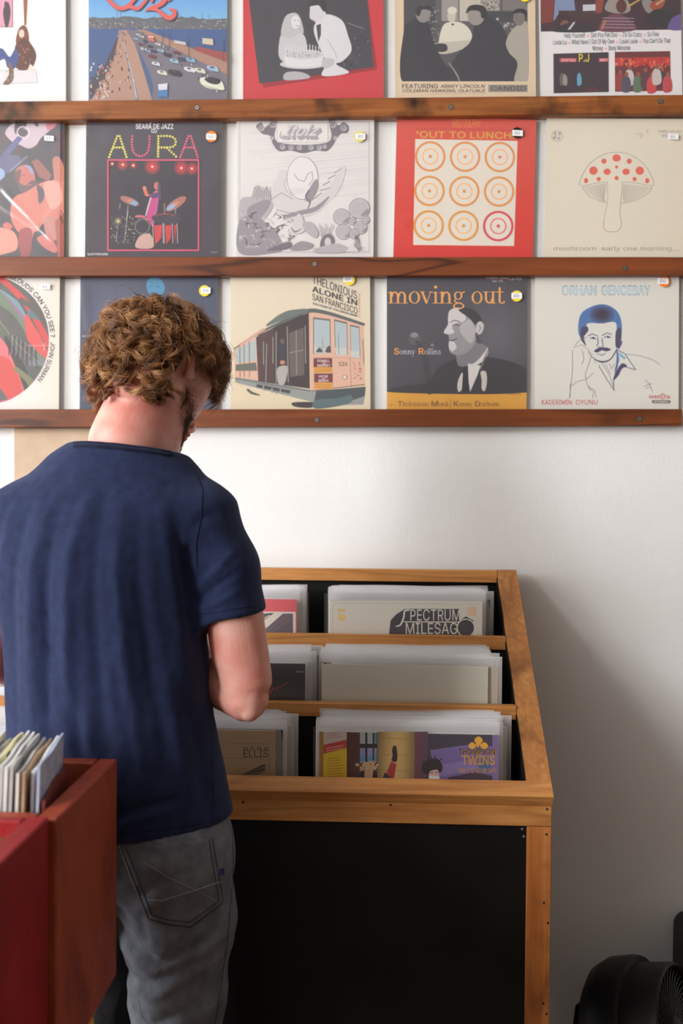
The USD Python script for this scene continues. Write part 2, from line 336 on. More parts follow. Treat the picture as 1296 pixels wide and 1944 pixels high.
class Art:
    STEP = 1.2e-5
    def __init__(s, y, clip=None):
        s.y, s.clip, s.quad, s.V, s.F, s.C, s.n, s.k = y, (sg.Polygon(clip) if clip is not None else None), (np.asarray(clip, float) if clip is not None else None), [], [], [], 0, 0
    def add(s, v, f, col, flip=False):
        s.k += 1
        v = np.asarray(v, float); f = np.asarray(f, int)
        P = np.array([at(q[0], q[1], s.y - s.k * s.STEP) for q in v])
        a, b, c = P[f[:, 0]], P[f[:, 1]], P[f[:, 2]]
        bad = np.cross(b - a, c - a)[:, 1] > 0
        f = f.copy(); f[bad] = f[bad][:, ::-1]
        s.V.append(P); s.F.append(f + s.n); s.n += len(v)
        if callable(col): s.C.append(np.array([lin(col(q[0], q[1])) for q in v]))
        else: s.C.append(np.tile(lin(col), (len(v), 1)))
    def geom(s, g, col):
        if s.clip is not None: g = g.intersection(s.clip)
        polys = [q for q in getattr(g, 'geoms', [g]) if q.geom_type == 'Polygon' and q.area > 0.02]
        V, Fc, n = [], [], 0
        for q in polys:
            try: v, f = trimesh.creation.triangulate_polygon(q, engine='earcut')
            except Exception: continue
            V.append(v); Fc.append(f + n); n += len(v)
        if V: s.add(np.vstack(V), np.vstack(Fc), col)
    def poly(s, pts, col): s.geom(sg.Polygon(pts).buffer(0), col)
    def blob(s, pts, col): s.geom(sg.Polygon(catmull(pts)).buffer(0), col)
    def rect(s, x0, y0, x1, y1, col): s.poly([(x0, y0), (x1, y0), (x1, y1), (x0, y1)], col)
    def ell(s, cx, cy, rx, ry, col, rot=0, n=28):
        t = np.arange(n) / n * 2 * np.pi; c, q = math.cos(rot), math.sin(rot)
        s.poly(np.column_stack([cx + rx * np.cos(t) * c - ry * np.sin(t) * q, cy + rx * np.cos(t) * q + ry * np.sin(t) * c]), col)
    def ring(s, cx, cy, r, w, col, ry=None):
        ry = ry or r; t = np.arange(48) / 48 * 2 * np.pi
        o = sg.Polygon(np.column_stack([cx + r * np.cos(t), cy + ry * np.sin(t)])); i = sg.Polygon(np.column_stack([cx + (r - w) * np.cos(t), cy + (ry - w) * np.sin(t)]))
        s.geom(o.difference(i), col)
    def line(s, pts, w, col, smooth=False):
        if smooth: pts = catmull(pts, False)
        s.geom(sg.LineString(pts).buffer(w / 2, quad_segs=2, cap_style=2), col)
    def lines(s, segs, w, col): s.geom(unary_union([sg.LineString(q).buffer(w / 2, quad_segs=1, cap_style=2) for q in segs]), col)
    def stroke(s, pts, ws, col):
        p = catmull(pts, False); w = np.interp(np.linspace(0, 1, len(p)), np.linspace(0, 1, len(ws)), ws)
        s.geom(unary_union([sg.MultiPoint([p[i], p[i + 1]]).convex_hull.buffer(0.01).union(sg.Point(p[i]).buffer(w[i] / 2, 4)).union(sg.Point(p[i + 1]).buffer(w[i + 1] / 2, 4)).convex_hull for i in range(len(p) - 1)]), col)
    def grid(s, x0, y0, x1, y1, nx, ny, col):
        if s.clip is not None and s.quad is not None:
            bx0, by0, bx1, by1 = s.clip.bounds
            if x0 <= bx0 and y0 <= by0 and x1 >= bx1 and y1 >= by1:
                U, Wv = np.meshgrid(np.linspace(0, 1, nx + 1), np.linspace(0, 1, ny + 1)); q = s.quad
                v = np.stack([((1 - U) * (1 - Wv))[..., None] * q[0] + (U * (1 - Wv))[..., None] * q[1] + (U * Wv)[..., None] * q[2] + ((1 - U) * Wv)[..., None] * q[3]]).reshape(-1, 2)
                i = np.arange(nx * ny); q = i // nx * (nx + 1) + i % nx
                s.add(v, np.vstack([np.column_stack([q, q + 1, q + nx + 2]), np.column_stack([q, q + nx + 2, q + nx + 1])]), col); return
            x0, x1, y0, y1 = max(x0, bx0), min(x1, bx1), max(y0, by0), min(y1, by1)
            if x1 <= x0 or y1 <= y0: return
        gx, gy = np.meshgrid(np.linspace(x0, x1, nx + 1), np.linspace(y0, y1, ny + 1)); v = np.column_stack([gx.ravel(), gy.ravel()])
        i = np.arange(nx * ny); q = i // nx * (nx + 1) + i % nx
        s.add(v, np.vstack([np.column_stack([q, q + 1, q + nx + 2]), np.column_stack([q, q + nx + 2, q + nx + 1])]), col)
    def text(s, t, x0, yb, h, col, x1=None, bold=False, shear=0.0, slope=0.0, warp=None, stretch=1.0):
        if bold and x1 is not None and (x1 - x0) / (text_tris(t, True)[0][:, 0].max() * h) < .72: bold = False
        v, f = text_tris(t, bold)
        sx = h * stretch if x1 is None else (x1 - x0) / max(v[:, 0].max(), 1e-6)
        X = v[:, 0] * sx + shear * v[:, 1] * h; Y = v[:, 1] * h
        q = np.column_stack([x0 + X, yb - Y + slope * X]) if warp is None else np.array([warp(a, b) for a, b in zip(X, Y)])
        s.add(q, f, col)
    def scatter(s, rng, n, region, size, pal, aspect=1.0):
        """Many small shapes, one mesh layer per colour."""
        for c in pal:
            gs = []
            for _ in range(n // len(pal)):
                x = rng.uniform(region[0], region[2]); y = rng.uniform(region[1], region[3]); r = rng.uniform(*size)
                gs.append(affinity.rotate(affinity.scale(sg.Point(x, y).buffer(r, 2), 1, aspect), rng.uniform(-25, 25)))
            s.geom(unary_union(gs), c)
    def build(s, parent, name='cover_print'):
        return obj(name, trimesh.Trimesh(np.vstack(s.V), np.vstack(s.F), process=False), M['print'], parent, tint=np.vstack(s.C))

# serif lower case letters, x-height 1
def _e(cx, cy, rx, ry): return affinity.scale(sg.Point(cx, cy).buffer(1.0, 16), rx, ry)
def _b(x0, y0, x1, y1): return sg.box(x0, y0, x1, y1)
def _ring(cx, cy, rx, ry, tx=0.17, ty=0.06): return _e(cx, cy, rx, ry).difference(_e(cx, cy, rx - tx, ry - ty))
def _st(x, y0, y1, top=True, bot=True, w=0.17):
    g = _b(x - w / 2, y0, x + w / 2, y1)
    if bot: g = g.union(_b(x - .24, y0, x + .24, y0 + .055))
    if top: g = g.union(sg.Polygon([(x - .24, y1 - .09), (x, y1), (x + .05, y1), (x + .05, y1 - .06), (x - .24, y1 - .14)]))
    return g
def _ln(p, w): return sg.LineString(p).buffer(w / 2, cap_style=2)
def _arch(x0, x1): 
    cx, rx = (x0 + x1) / 2 + .03, (x1 - x0) / 2 + .055
    return _ring(cx, .55, rx, .45, .17, .10).intersection(_b(x0, .55, x1 + .2, 1.1)).union(_b(x1 - .085, 0, x1 + .085, .56)).union(_b(x1 - .24, 0, x1 + .24, .055))
def glyph(c):
    if c == 'o': return _ring(.5, .5, .46, .52), 1.0
    if c == 'n': return _st(.25, 0, 1).union(_arch(.25, .85)), 1.12
    if c == 'm': return unary_union([_st(.25, 0, 1), _arch(.25, .82), _arch(.82, 1.39)]), 1.66
    if c == 'u': return affinity.rotate(_st(.25, 0, 1, top=False).union(_arch(.25, .85)), 180, origin=(.55, .5)).union(_st(.85, 0, .3, top=False)), 1.12
    if c == 'h': return _st(.25, 0, 1.55).union(_arch(.25, .85)), 1.12
    if c == 'l': return _st(.25, 0, 1.55), .52
    if c == 'i': return _st(.25, 0, 1).union(_e(.25, 1.38, .13, .13)), .52
    if c == 'v': return unary_union([_ln([(.12, 1), (.5, 0)], .17), _ln([(.5, 0.02), (.84, 1)], .06), _b(-.05, .95, .36, 1), _b(.66, .95, 1.0, 1)]), .98
    if c == 'y': return unary_union([_ln([(.12, 1), (.5, 0)], .17), _ln([(.3, -.5), (.84, 1)], .07), _e(.26, -.46, .11, .09), _b(-.05, .95, .36, 1), _b(.66, .95, 1.0, 1)]), .98
    if c == 'g': return unary_union([_ring(.44, .66, .34, .35, .14, .06), _ring(.48, -.22, .46, .26, .13, .06), _ln([(.2, .38), (.14, .2), (.3, .06), (.75, .0)], .1), _ln([(.7, .86), (.98, 1.0)], .09)]), .98
    if c == 't': return unary_union([_b(.2, .12, .37, 1.36), _b(.02, .93, .62, 1.0), _ring(.48, .2, .28, .22, .15, .07).intersection(_b(.2, -.1, .72, .2))]), .68
    if c == 'e': return _ring(.48, .5, .43, .52).difference(_b(.5, .3, 1.0, .5)).union(_b(.1, .5, .88, .56)), .94
    if c == 's': return _ln(catmull([(.68, .78), (.4, .96), (.17, .74), (.42, .5), (.68, .26), (.4, .04), (.12, .22)], False), .13), .8
    if c == 'a': return unary_union([_st(.68, 0, .7, top=False, bot=False), _ring(.44, .27, .34, .29, .14, .06), _ring(.45, .68, .31, .32, .15, .08).intersection(_b(.1, .68, .77, 1.1)), _b(.6, 0, .92, .06)]), .96
    if c == 'r': return unary_union([_st(.25, 0, 1), _ring(.58, .66, .36, .36, .15, .12).intersection(_b(.25, .7, .84, 1.1)), _e(.82, .82, .11, .11)]), .88
    if c == 'k': return unary_union([_st(.25, 0, 1.55), _ln([(.3, .42), (.8, .98)], .06), _ln([(.46, .6), (.86, 0)], .16), _b(.6, .95, 1.0, 1), _b(.64, 0, 1.08, .055)]), 1.06
    return _b(0, 0, 0, 0), .55
def serif(art, s, x0, yb, xh, col, x1=None):
    x = 0; gs = []
    for c in s:
        g, w = glyph(c)
        if not g.is_empty and g.area > 0: gs.append(affinity.translate(g, x, 0))
        x += w
    k = xh if x1 is None else (x1 - x0) / x
    art.geom(affinity.affine_transform(unary_union(gs), [k, 0, 0, -xh, x0, yb]), col)
    return x0 + x * k

# ------------------------------------------------------------------ clear outer sleeves
def film(name, haze, rough, hcol=(0.86, 0.87, 0.89)):
    return mat(name, {'t': ('transparent_bsdf', dict(color=(0.985, 0.985, 0.985))), 'd': ('diffuse_bsdf', dict(color=hcol)), 'tr': ('translucent_bsdf', dict(color=hcol)),
                      'md': ('mix_closure', dict(fac=0.4)), 'm1': ('mix_closure', dict(fac=haze)), 'g': ('glossy_bsdf', dict(color=(1, 1, 1), roughness=rough)),
                      'ge': ('geometry', {}), 'n': ('noise_texture', dict(scale=22, detail=3)), 'b': ('bump', dict(strength=0.10, distance=0.004)),
                      'fr': ('layer_weight', dict(blend=0.5)), 'pw': ('math', dict(math_type='power', value2=5.0)), 'ma': ('math', dict(math_type='multiply_add', value2=0.35, value3=0.04)), 'm2': ('mix_closure', {})},
               [('d.BSDF', 'md.closure1'), ('tr.BSDF', 'md.closure2'), ('t.BSDF', 'm1.closure1'), ('md.closure', 'm1.closure2'), ('fr.facing', 'pw.value1'), ('pw.value', 'ma.value1'), ('ma.value', 'm2.fac'), ('m1.closure', 'm2.closure1'), ('g.BSDF', 'm2.closure2'),
                ('ge.position', 'n.vector'), ('n.fac', 'b.height'), ('b.normal', 'g.normal')], surface='m2.closure')
M['film'] = film('clear_sleeve', 0.05, 0.12)
M['film_hazy'] = film('hazy_sleeve', 0.16, 0.18)
def film_sheet(x0, y0, x1, y1, yp, seed, amp=0.0009, creases=(), n=44):
    """A slightly crumpled clear sheet over the pixel rectangle, on the plane Y = yp."""
    u, w = np.meshgrid(np.linspace(0, 1, n), np.linspace(0, 1, n)); px = x0 + (x1 - x0) * u.ravel(); py = y0 + (y1 - y0) * w.ravel()
    P = np.array([at(a, b, yp) for a, b in zip(px, py)])
    d = (fbm(np.column_stack([px / 60, py / 110, np.full(len(px), seed * 1.7)]), 3, seed) - 0.5) * 2 * amp
    for (ax, ay, bx, by, hgt, wid) in creases:
        ab = np.array([bx - ax, by - ay]); L = np.linalg.norm(ab); ab = ab / L
        r = np.column_stack([px - ax, py - ay]); s = r @ ab; q = r @ np.array([-ab[1], ab[0]])
        d += hgt * np.exp(-(q / wid) ** 2) * np.clip(np.minimum(s, L - s) / 12, 0, 1)
    P[:, 1] -= d
    i = np.arange((n - 1) ** 2); q = i // (n - 1) * n + i % (n - 1)
    Fc = np.vstack([np.column_stack([q, q + n, q + n + 1]), np.column_stack([q, q + n + 1, q + 1])])
    return trimesh.Trimesh(P, Fc, process=False)

YC = -0.0115          # front face of the hung covers
M['cover_edge'] = plain('cover_edge', lin((205, 198, 186)), 0.7)
M['tag_white'] = plain('price_tag', (0.86, 0.86, 0.87), 0.6)
M['tag_ink'] = plain('price_ink', lin((120, 118, 130)), 0.6)
STICK = {c: plain(f'sticker_{c}', lin(v), 0.5) for c, v in dict(yellow=(238, 214, 50), orange=(240, 130, 40), black=(20, 19, 20), pale=(218, 208, 120)).items()}
def disc_px(cx, cy, r, y, n=24):
    t = np.arange(n) / n * 2 * np.pi
    P = np.array([at(cx + r * math.cos(q), cy + r * math.sin(q), y) for q in t] + [at(cx, cy, y)])
    return trimesh.Trimesh(P, [[i, n, (i + 1) % n] for i in range(n)], process=False)
def quad_px(q, y):
    return trimesh.Trimesh(np.array([at(a, b, y) for a, b in q]), [[0, 3, 2], [0, 2, 1]], process=False)
def sticker(parent, cx, cy, colour, tag, text='$30', yp=-0.0165):
    """tag: centre x, y, half width, half height, tilt in px."""
    if colour: par = obj('price_sticker', disc_px(cx, cy, 10.5, yp), STICK[colour], parent)
    tx, ty, hw, hh, tl = tag
    q = [(tx - hw, ty - hh - tl), (tx + hw, ty - hh + tl), (tx + hw, ty + hh + tl), (tx - hw, ty + hh - tl)]
    tg = obj('price_tag', quad_px(q, yp - 0.0002), M['tag_white'], par if colour else parent)
    v, f = text_tris(text, False)
    s = hh * 1.0; X = v[:, 0] * s * .75
    P = np.array([at(tx - hw * .6 + a, ty + hh * .5 - b * s, yp - 0.0004) for a, b in zip(X, v[:, 1])])
    if not colour: obj('price_print', trimesh.Trimesh(P, f, process=False), M['tag_ink'], tg)
    else: obj('price_print', trimesh.Trimesh(P, f, process=False), M['tag_ink'], par)

def hung_record(label, TL, TR, BR, BL, art, film_rect, st=None, seed=1, creases=(), group=None, amp=0.0009, filmmat='film'):
    base = (at(*BL, YC) + at(*BR, YC)) / 2; base[1] = -0.009
    t = thing('record', label, 'record', base)
    fr = [at(*p, YC) for p in (TL, TR, BR, BL)]; bk = [p + [0, 0.0035, 0] for p in fr]
    v = np.array(fr + bk)
    f = [[0, 3, 2], [0, 2, 1], [4, 5, 6], [4, 6, 7]] + [x for i in range(4) for x in ([i, (i + 1) % 4, 4 + (i + 1) % 4], [i, 4 + (i + 1) % 4, 4 + i])]
    m = trimesh.Trimesh(v, f, process=False); trimesh.repair.fix_normals(m)
    obj('cover', m, M['cover_edge'], t)
    a = Art(YC - 2e-5, [TL, TR, BR, BL]); art(a); a.build(t)
    if film_rect: obj('plastic_sleeve', film_sheet(*film_rect, -0.0152, seed, creases=creases, amp=amp), M[filmmat], t, True)
    if st: sticker(t, *st)
    return t
# ================================================================== fifteen covers on the ledges (pictures are plain stand-ins, lettering as on the covers)
R = random.Random(7)
INK, CREAM, BW0, BW1 = (62, 60, 70), (226, 220, 206), (52, 50, 58), (205, 200, 205)
def person_back(a, x, y, h, coat, head):
    a.blob([(x - .28 * h, y), (x - .24 * h, y - .42 * h), (x - .1 * h, y - .58 * h), (x + .1 * h, y - .58 * h), (x + .24 * h, y - .42 * h), (x + .28 * h, y)], coat)
    a.ell(x, y - .74 * h, .12 * h, .17 * h, head)

def art_seated(a):
    a.rect(-140, -130, 125, 200, (232, 228, 226))
    a.rect(-60, -130, 24, 51, (222, 150, 172)); a.lines([[(24, -10), (24, 51)], [(-60, 51), (25, 51)]], 1.5, (120, 60, 40))
    a.poly([(44, -10), (53, -10), (50, 48), (46, 48)], (150, 82, 52))
    a.blob([(6, 20), (15, 4), (20, 22), (16, 48), (10, 50)], (62, 52, 56)); a.ell(11, 8, 3, 6, (70, 60, 70))
    a.poly([(-20, 135), (68, 132), (72, 157), (-20, 160)], (214, 210, 212)); a.lines([[(-20, 135), (68, 132), (72, 157), (-20, 160)]], .8, (140, 136, 140))
    a.blob([(30, 76), (36, 54), (46, 48), (53, 58), (55, 78), (48, 88), (40, 84), (33, 86)], (120, 68, 46))
    a.ell(41, 64, 5.2, 8, (222, 196, 180)); a.lines([[(38, 63), (40, 63)], [(43, 63), (45, 63)], [(40, 70), (43, 70)]], .8, (90, 60, 60))
    a.blob([(28, 92), (36, 78), (50, 74), (62, 88), (69, 106), (63, 126), (57, 122), (58, 110), (52, 132), (30, 128)], (92, 44, 34))
    a.scatter(R, 40, (32, 82, 58, 120), (.6, 1.4), [(200, 130, 96), (60, 30, 30)])
    a.blob([(-10, 98), (4, 92), (18, 108), (28, 94), (36, 104), (28, 130), (14, 128), (8, 112), (-10, 120)], (58, 72, 132))
    a.blob([(16, 118), (24, 126), (26, 148), (18, 160), (6, 160), (12, 150), (17, 140)], (108, 84, 66)); a.scatter(R, 20, (10, 130, 24, 156), (.5, 1), [(190, 160, 130)])
    a.ell(59, 130, 4, 7, (226, 206, 196))
def art_bridge(a):
    a.grid(168, -130, 432, 54, 6, 10, lambda x, y: (104 + 26 * max(y, 0) / 54, 160 + 22 * max(y, 0) / 54, 214))
    a.grid(168, 52, 432, 200, 4, 8, lambda x, y: (64, 88, 138 - .1 * (y - 52)))
    xs = np.linspace(168, 432, 40); top = [(x, 40 - 6 * noise(np.array([x / 30, 1, 2])) - 4 * noise(np.array([x / 8, 5, 2]))) for x in xs]
    a.poly(top + [(432, 56), (168, 54)], (96, 98, 106))
    a.scatter(R, 260, (168, 38, 432, 55), (.6, 1.6), [(150, 140, 136), (70, 76, 84), (182, 170, 160), (120, 92, 82)], .8)
    for x, h in ((222, 14), (229, 14), (246, 5), (294, 8), (384, 10), (397, 8)): a.line([(x, 42), (x, 42 - h - 6)], .9, (86, 92, 108))
    for x, r in ((177, 6), (215, 6), (365, 7)): a.ell(x, 37, r, r * .8, (98, 96, 100))
    a.poly([(226, 57), (246, 57), (262, 100), (292, 200), (160, 200), (172, 188), (210, 110)], (172, 134, 116))
    a.poly([(240, 58), (262, 57), (432, 140), (432, 200), (288, 200), (291, 165), (284, 138), (266, 100)], (112, 106, 118))
    a.poly([(258, 56), (276, 57), (432, 118), (432, 142)], (166, 126, 108))
    a.poly([(168, 162), (200, 120), (222, 72), (228, 58), (216, 110), (190, 165), (172, 190)], (70, 62, 70))
    a.stroke([(229, 58), (238, 100), (252, 150), (263, 200)], [1.2, 2, 4, 6], (116, 120, 138)); a.stroke([(233, 80), (250, 140), (259, 186)], [.6, 1, 1.6], (200, 204, 214))
    a.scatter(R, 90, (172, 120, 214, 188), (.8, 2.0), [(60, 48, 50), (188, 110, 88), (196, 190, 186)], 1.6)
    for _ in range(90):
        t = R.random() ** 1.4; y = 62 + t * 120
        x = R.uniform(226 - 40 * t, 238 + 20 * t) if R.random() < .6 else R.uniform(262 + 150 * t, 276 + 170 * t)
        hh = 1.8 + 5 * t
        a.line([(x, y), (x, y - hh)], .7 + 1.3 * t, R.choice([(52, 44, 52), (72, 50, 50), (90, 66, 60), (210, 200, 196)]))
    def car(x, y, w, c):
        h = w * .42
        a.blob([(x - w * .5, y), (x - w * .46, y - h * .6), (x + w * .3, y - h * .35), (x + w * .5, y + h * .35), (x + w * .45, y + h * .7), (x - w * .2, y + h * .5)], c)
        a.poly([(x - w * .28, y - h * .45), (x + w * .08, y - h * .35), (x + w * .14, y - h * .02), (x - w * .2, y - h * .08)], (54, 58, 76))
        a.line([(x - w * .42, y + h * .22), (x + w * .34, y + h * .72)], .8, (44, 40, 48))
    cols = [(206, 206, 210), (126, 164, 196), (60, 60, 92), (206, 206, 190), (46, 42, 52), (118, 46, 56), (150, 178, 200)]
    rows = [(262, 66, 7), (270, 70, 8), (258, 74, 8), (276, 78, 9), (266, 84, 9), (290, 76, 8), (285, 88, 10), (273, 93, 11), (300, 84, 10), (305, 96, 12), (292, 97, 12), (289, 107, 14), (281, 97, 10), (318, 104, 15), (296, 121, 15), (308, 138, 18),
            (331, 116, 16), (345, 112, 15), (335, 100, 13), (362, 114, 17), (332, 138, 24), (360, 132, 20), (380, 134, 20), (404, 130, 22)]
    for i, (x, y, w) in enumerate(rows): car(x, y, w, cols[(i * 3) % 7])
    car(403, 158, 44, (216, 216, 196)); a.blob([(388, 150), (400, 146), (418, 152), (414, 160), (398, 158)], (48, 44, 50))
    a.poly([(299, 160), (318, 158), (318, 184), (300, 184)], (70, 120, 172)); a.poly([(300, 160), (318, 158), (317, 170), (301, 171)], (206, 208, 214))
    a.poly([(280, 66), (291, 68), (294, 80), (282, 77)], (196, 100, 80)); a.rect(281, 69, 292, 71, (216, 206, 196))
    a.poly([(372, 88), (432, 100), (432, 118), (368, 94)], (150, 72, 68)); a.poly([(384, 72), (404, 74), (405, 86), (384, 83)], (196, 186, 166)); a.poly([(330, 76), (352, 80), (354, 86), (332, 82)], (186, 186, 184))
    for x, y in ((274, 100), (308, 82), (321, 92), (358, 108), (424, 116)): a.line([(x, y), (x, y - 42 * (.5 + (y - 80) / 70))], 1.0, (66, 62, 74))
    red, sh = (214, 92, 84), (70, 56, 84)
    for dx, dy, c in ((1.2, 1.8, sh), (0, 0, red)):
        a.stroke([(200 + dx, -6 + dy), (210 + dx, 4 + dy), (222 + dx, 14 + dy), (238 + dx, 14 + dy), (258 + dx, -4 + dy)], [6, 7, 8, 7, 5], c)
        a.stroke([(232 + dx, 18 + dy), (246 + dx, 12 + dy), (262 + dx, 16 + dy), (280 + dx, -4 + dy)], [4, 8, 6, 5], c)
        a.stroke([(288 + dx, 3 + dy), (292 + dx, -6 + dy), (306 + dx, -6 + dy), (312 + dx, 0 + dy), (303 + dx, 9 + dy), (286 + dx, 15 + dy), (277 + dx, 20 + dy)], [4, 5, 7, 9, 8, 6, 2], c)
        a.stroke([(277 + dx, 19 + dy), (296 + dx, 18 + dy), (312 + dx, 30 + dy), (322 + dx, 34 + dy), (330 + dx, 28 + dy), (330 + dx, 20 + dy), (322 + dx, 17 + dy)], [2, 6, 8, 9, 9, 6, 3], c)
        a.ell(320 + dx, -2 + dy, 4, 4, c)
def art_cake(a):
    a.rect(455, -130, 735, 200, (198, 52, 60))
    a.poly([(478, -20), (690, -60), (716, 132), (499, 167)], (152, 34, 46))
    a.poly([(472, -2), (472, -40), (692, -60), (709, 127), (492, 159)], (64, 61, 68))
    a.scatter(R, 40, (650, 70, 702, 125), (.6, 2.6), [(92, 88, 96), (40, 38, 44)]); a.line([(660, 44), (690, 54)], .8, (170, 168, 172))
    a.blob([(541, 152), (542, 138), (566, 136), (585, 142), (584, 149)], (176, 172, 176))
    a.blob([(529, 106), (530, 78), (536, 64), (560, 58), (576, 66), (582, 84), (580, 106), (560, 118), (540, 118)], (196, 192, 196))
    a.blob([(533, 64), (540, 34), (552, 25), (564, 26), (572, 40), (576, 62), (566, 64), (560, 70), (546, 72)], (186, 182, 184)); a.ell(561, 42, 8.5, 12.5, (216, 212, 214)); a.ell(559, 39, 1.4, .9, (70, 66, 74)); a.ell(566, 39, 1.2, .9, (70, 66, 74)); a.line([(561, 49), (567, 49)], 1, (110, 90, 100))
    a.blob([(598, 45), (612, 30), (628, 28), (650, 40), (660, 66), (667, 96), (650, 116), (638, 122), (662, 138), (612, 144), (618, 120), (606, 90), (596, 62)], (212, 208, 211))
    a.poly([(600, 48), (609, 45), (609, 66), (604, 80)], (70, 66, 74)); a.stroke([(620, 74), (634, 96), (640, 112)], [.8, 1.2, .8], (160, 156, 162))
    a.blob([(588, 20), (590, 8), (602, 4), (614, 12), (618, 28), (604, 42), (595, 40), (588, 34)], (206, 202, 205)); a.blob([(585, 12), (592, 0), (606, -6), (618, 4), (620, 22), (612, 20), (604, 10)], (48, 46, 52)); a.line([(588, 36), (598, 40)], 1, (120, 110, 118))
    a.ell(575, 122, 44, 9, (198, 194, 197)); a.poly([(538, 104), (614, 104), (612, 122), (542, 122)], (214, 211, 213)); a.ell(576, 121, 36, 7, (214, 211, 213)); a.ell(576, 103, 38, 9, (196, 192, 195))
    a.scatter(R, 50, (544, 97, 608, 108), (.6, 1.6), [(110, 106, 112), (150, 146, 150)], .6)
    for i in range(13): a.line([(543 + i * 5.6, 102 - 4 * math.sin(i / 12 * math.pi)), (543 + i * 5.6, 86 - 2 * math.sin(i))], 1.5, (220, 217, 219))
    a.blob([(612, 112), (622, 110), (634, 114), (630, 124), (618, 130), (611, 124)], (186, 182, 186))
def art_counter(a):
    a.rect(740, -130, 1020, 200, (218, 194, 164))
    a.grid(766, -100, 1001, 154, 4, 6, lambda x, y: (92 - y * .1, 88 - y * .1, 92 - y * .1))
    a.rect(766, -100, 826, 60, (70, 68, 74)); a.rect(872, -100, 912, 40, (190, 182, 168)); a.rect(838, -10, 870, 40, (150, 144, 140)); a.rect(912, 0, 948, 20, (168, 160, 150)); a.rect(954, 0, 1001, 20, (120, 114, 112)); a.rect(912, 22, 1001, 42, (64, 62, 68))
    a.scatter(R, 80, (812, 10, 832, 100), (.8, 2.2), [(150, 144, 142), (60, 58, 64)], .7); a.scatter(R, 40, (912, 2, 948, 18), (.8, 1.8), [(90, 86, 88)]); a.scatter(R, 60, (940, 36, 985, 78), (1, 3), [(176, 168, 158), (80, 76, 80)])
    a.blob([(833, 76), (840, 50), (852, 42), (872, 42), (888, 52), (896, 70), (888, 92), (836, 92)], (212, 205, 190)); a.ell(857, 30, 8, 13, (196, 186, 172)); a.ell(858, 20, 9, 7, (214, 206, 192)); a.poly([(855, 45), (863, 45), (859, 49)], (50, 48, 54))
    a.blob([(820, 84), (870, 78), (905, 76), (880, 92), (850, 102), (830, 100)], (186, 178, 164)); a.blob([(826, 84), (846, 84), (848, 96), (832, 98)], (58, 56, 62))
    a.blob([(766, 160), (766, 60), (780, 40), (796, 32), (812, 44), (822, 76), (836, 108), (860, 160)], (52, 51, 58)); a.ell(803, 26, 14, 17, (140, 132, 128)); a.blob([(788, 18), (798, 10), (816, 12), (820, 20), (802, 18), (796, 30), (790, 28)], (48, 46, 52))
    a.blob([(850, 160), (866, 106), (892, 80), (902, 46), (926, 34), (948, 44), (966, 76), (978, 110), (974, 160)], (54, 53, 60)); a.ell(903, 30, 16, 18, (150, 142, 136)); a.blob([(884, 26), (890, 12), (908, 9), (922, 16), (924, 32), (914, 34), (910, 22), (894, 20)], (44, 42, 48))
    a.blob([(960, 80), (972, 56), (990, 44), (1001, 50), (1001, 154), (976, 154), (982, 120), (966, 100)], (168, 160, 148)); a.ell(985, 34, 11, 15, (120, 112, 108)); a.blob([(973, 26), (980, 17), (996, 18), (1000, 30), (988, 24)], (40, 38, 44))
    a.stroke([(852, 120), (866, 140), (872, 154)], [2, 3, 2], (150, 142, 138))
    a.rect(740, 154.5, 1020, 200, (218, 194, 164))
    a.text('FEATURING', 762, 167.5, 8.0, INK, x1=831, bold=True); a.text('ABBEY LINCOLN', 835.5, 166.5, 5.8, INK, x1=919, bold=True, shear=.2)
    a.text('COLEMAN HAWKINS, OLATUNJI', 763, 175, 5.6, INK, x1=920, bold=True, shear=.2); a.line([(818, 178.4), (922, 178)], .5, (150, 130, 116))
    a.rect(927, 161, 1001, 174.5, (136, 128, 122)); a.text('CANDID', 931, 172, 8.4, (52, 50, 56), x1=998)
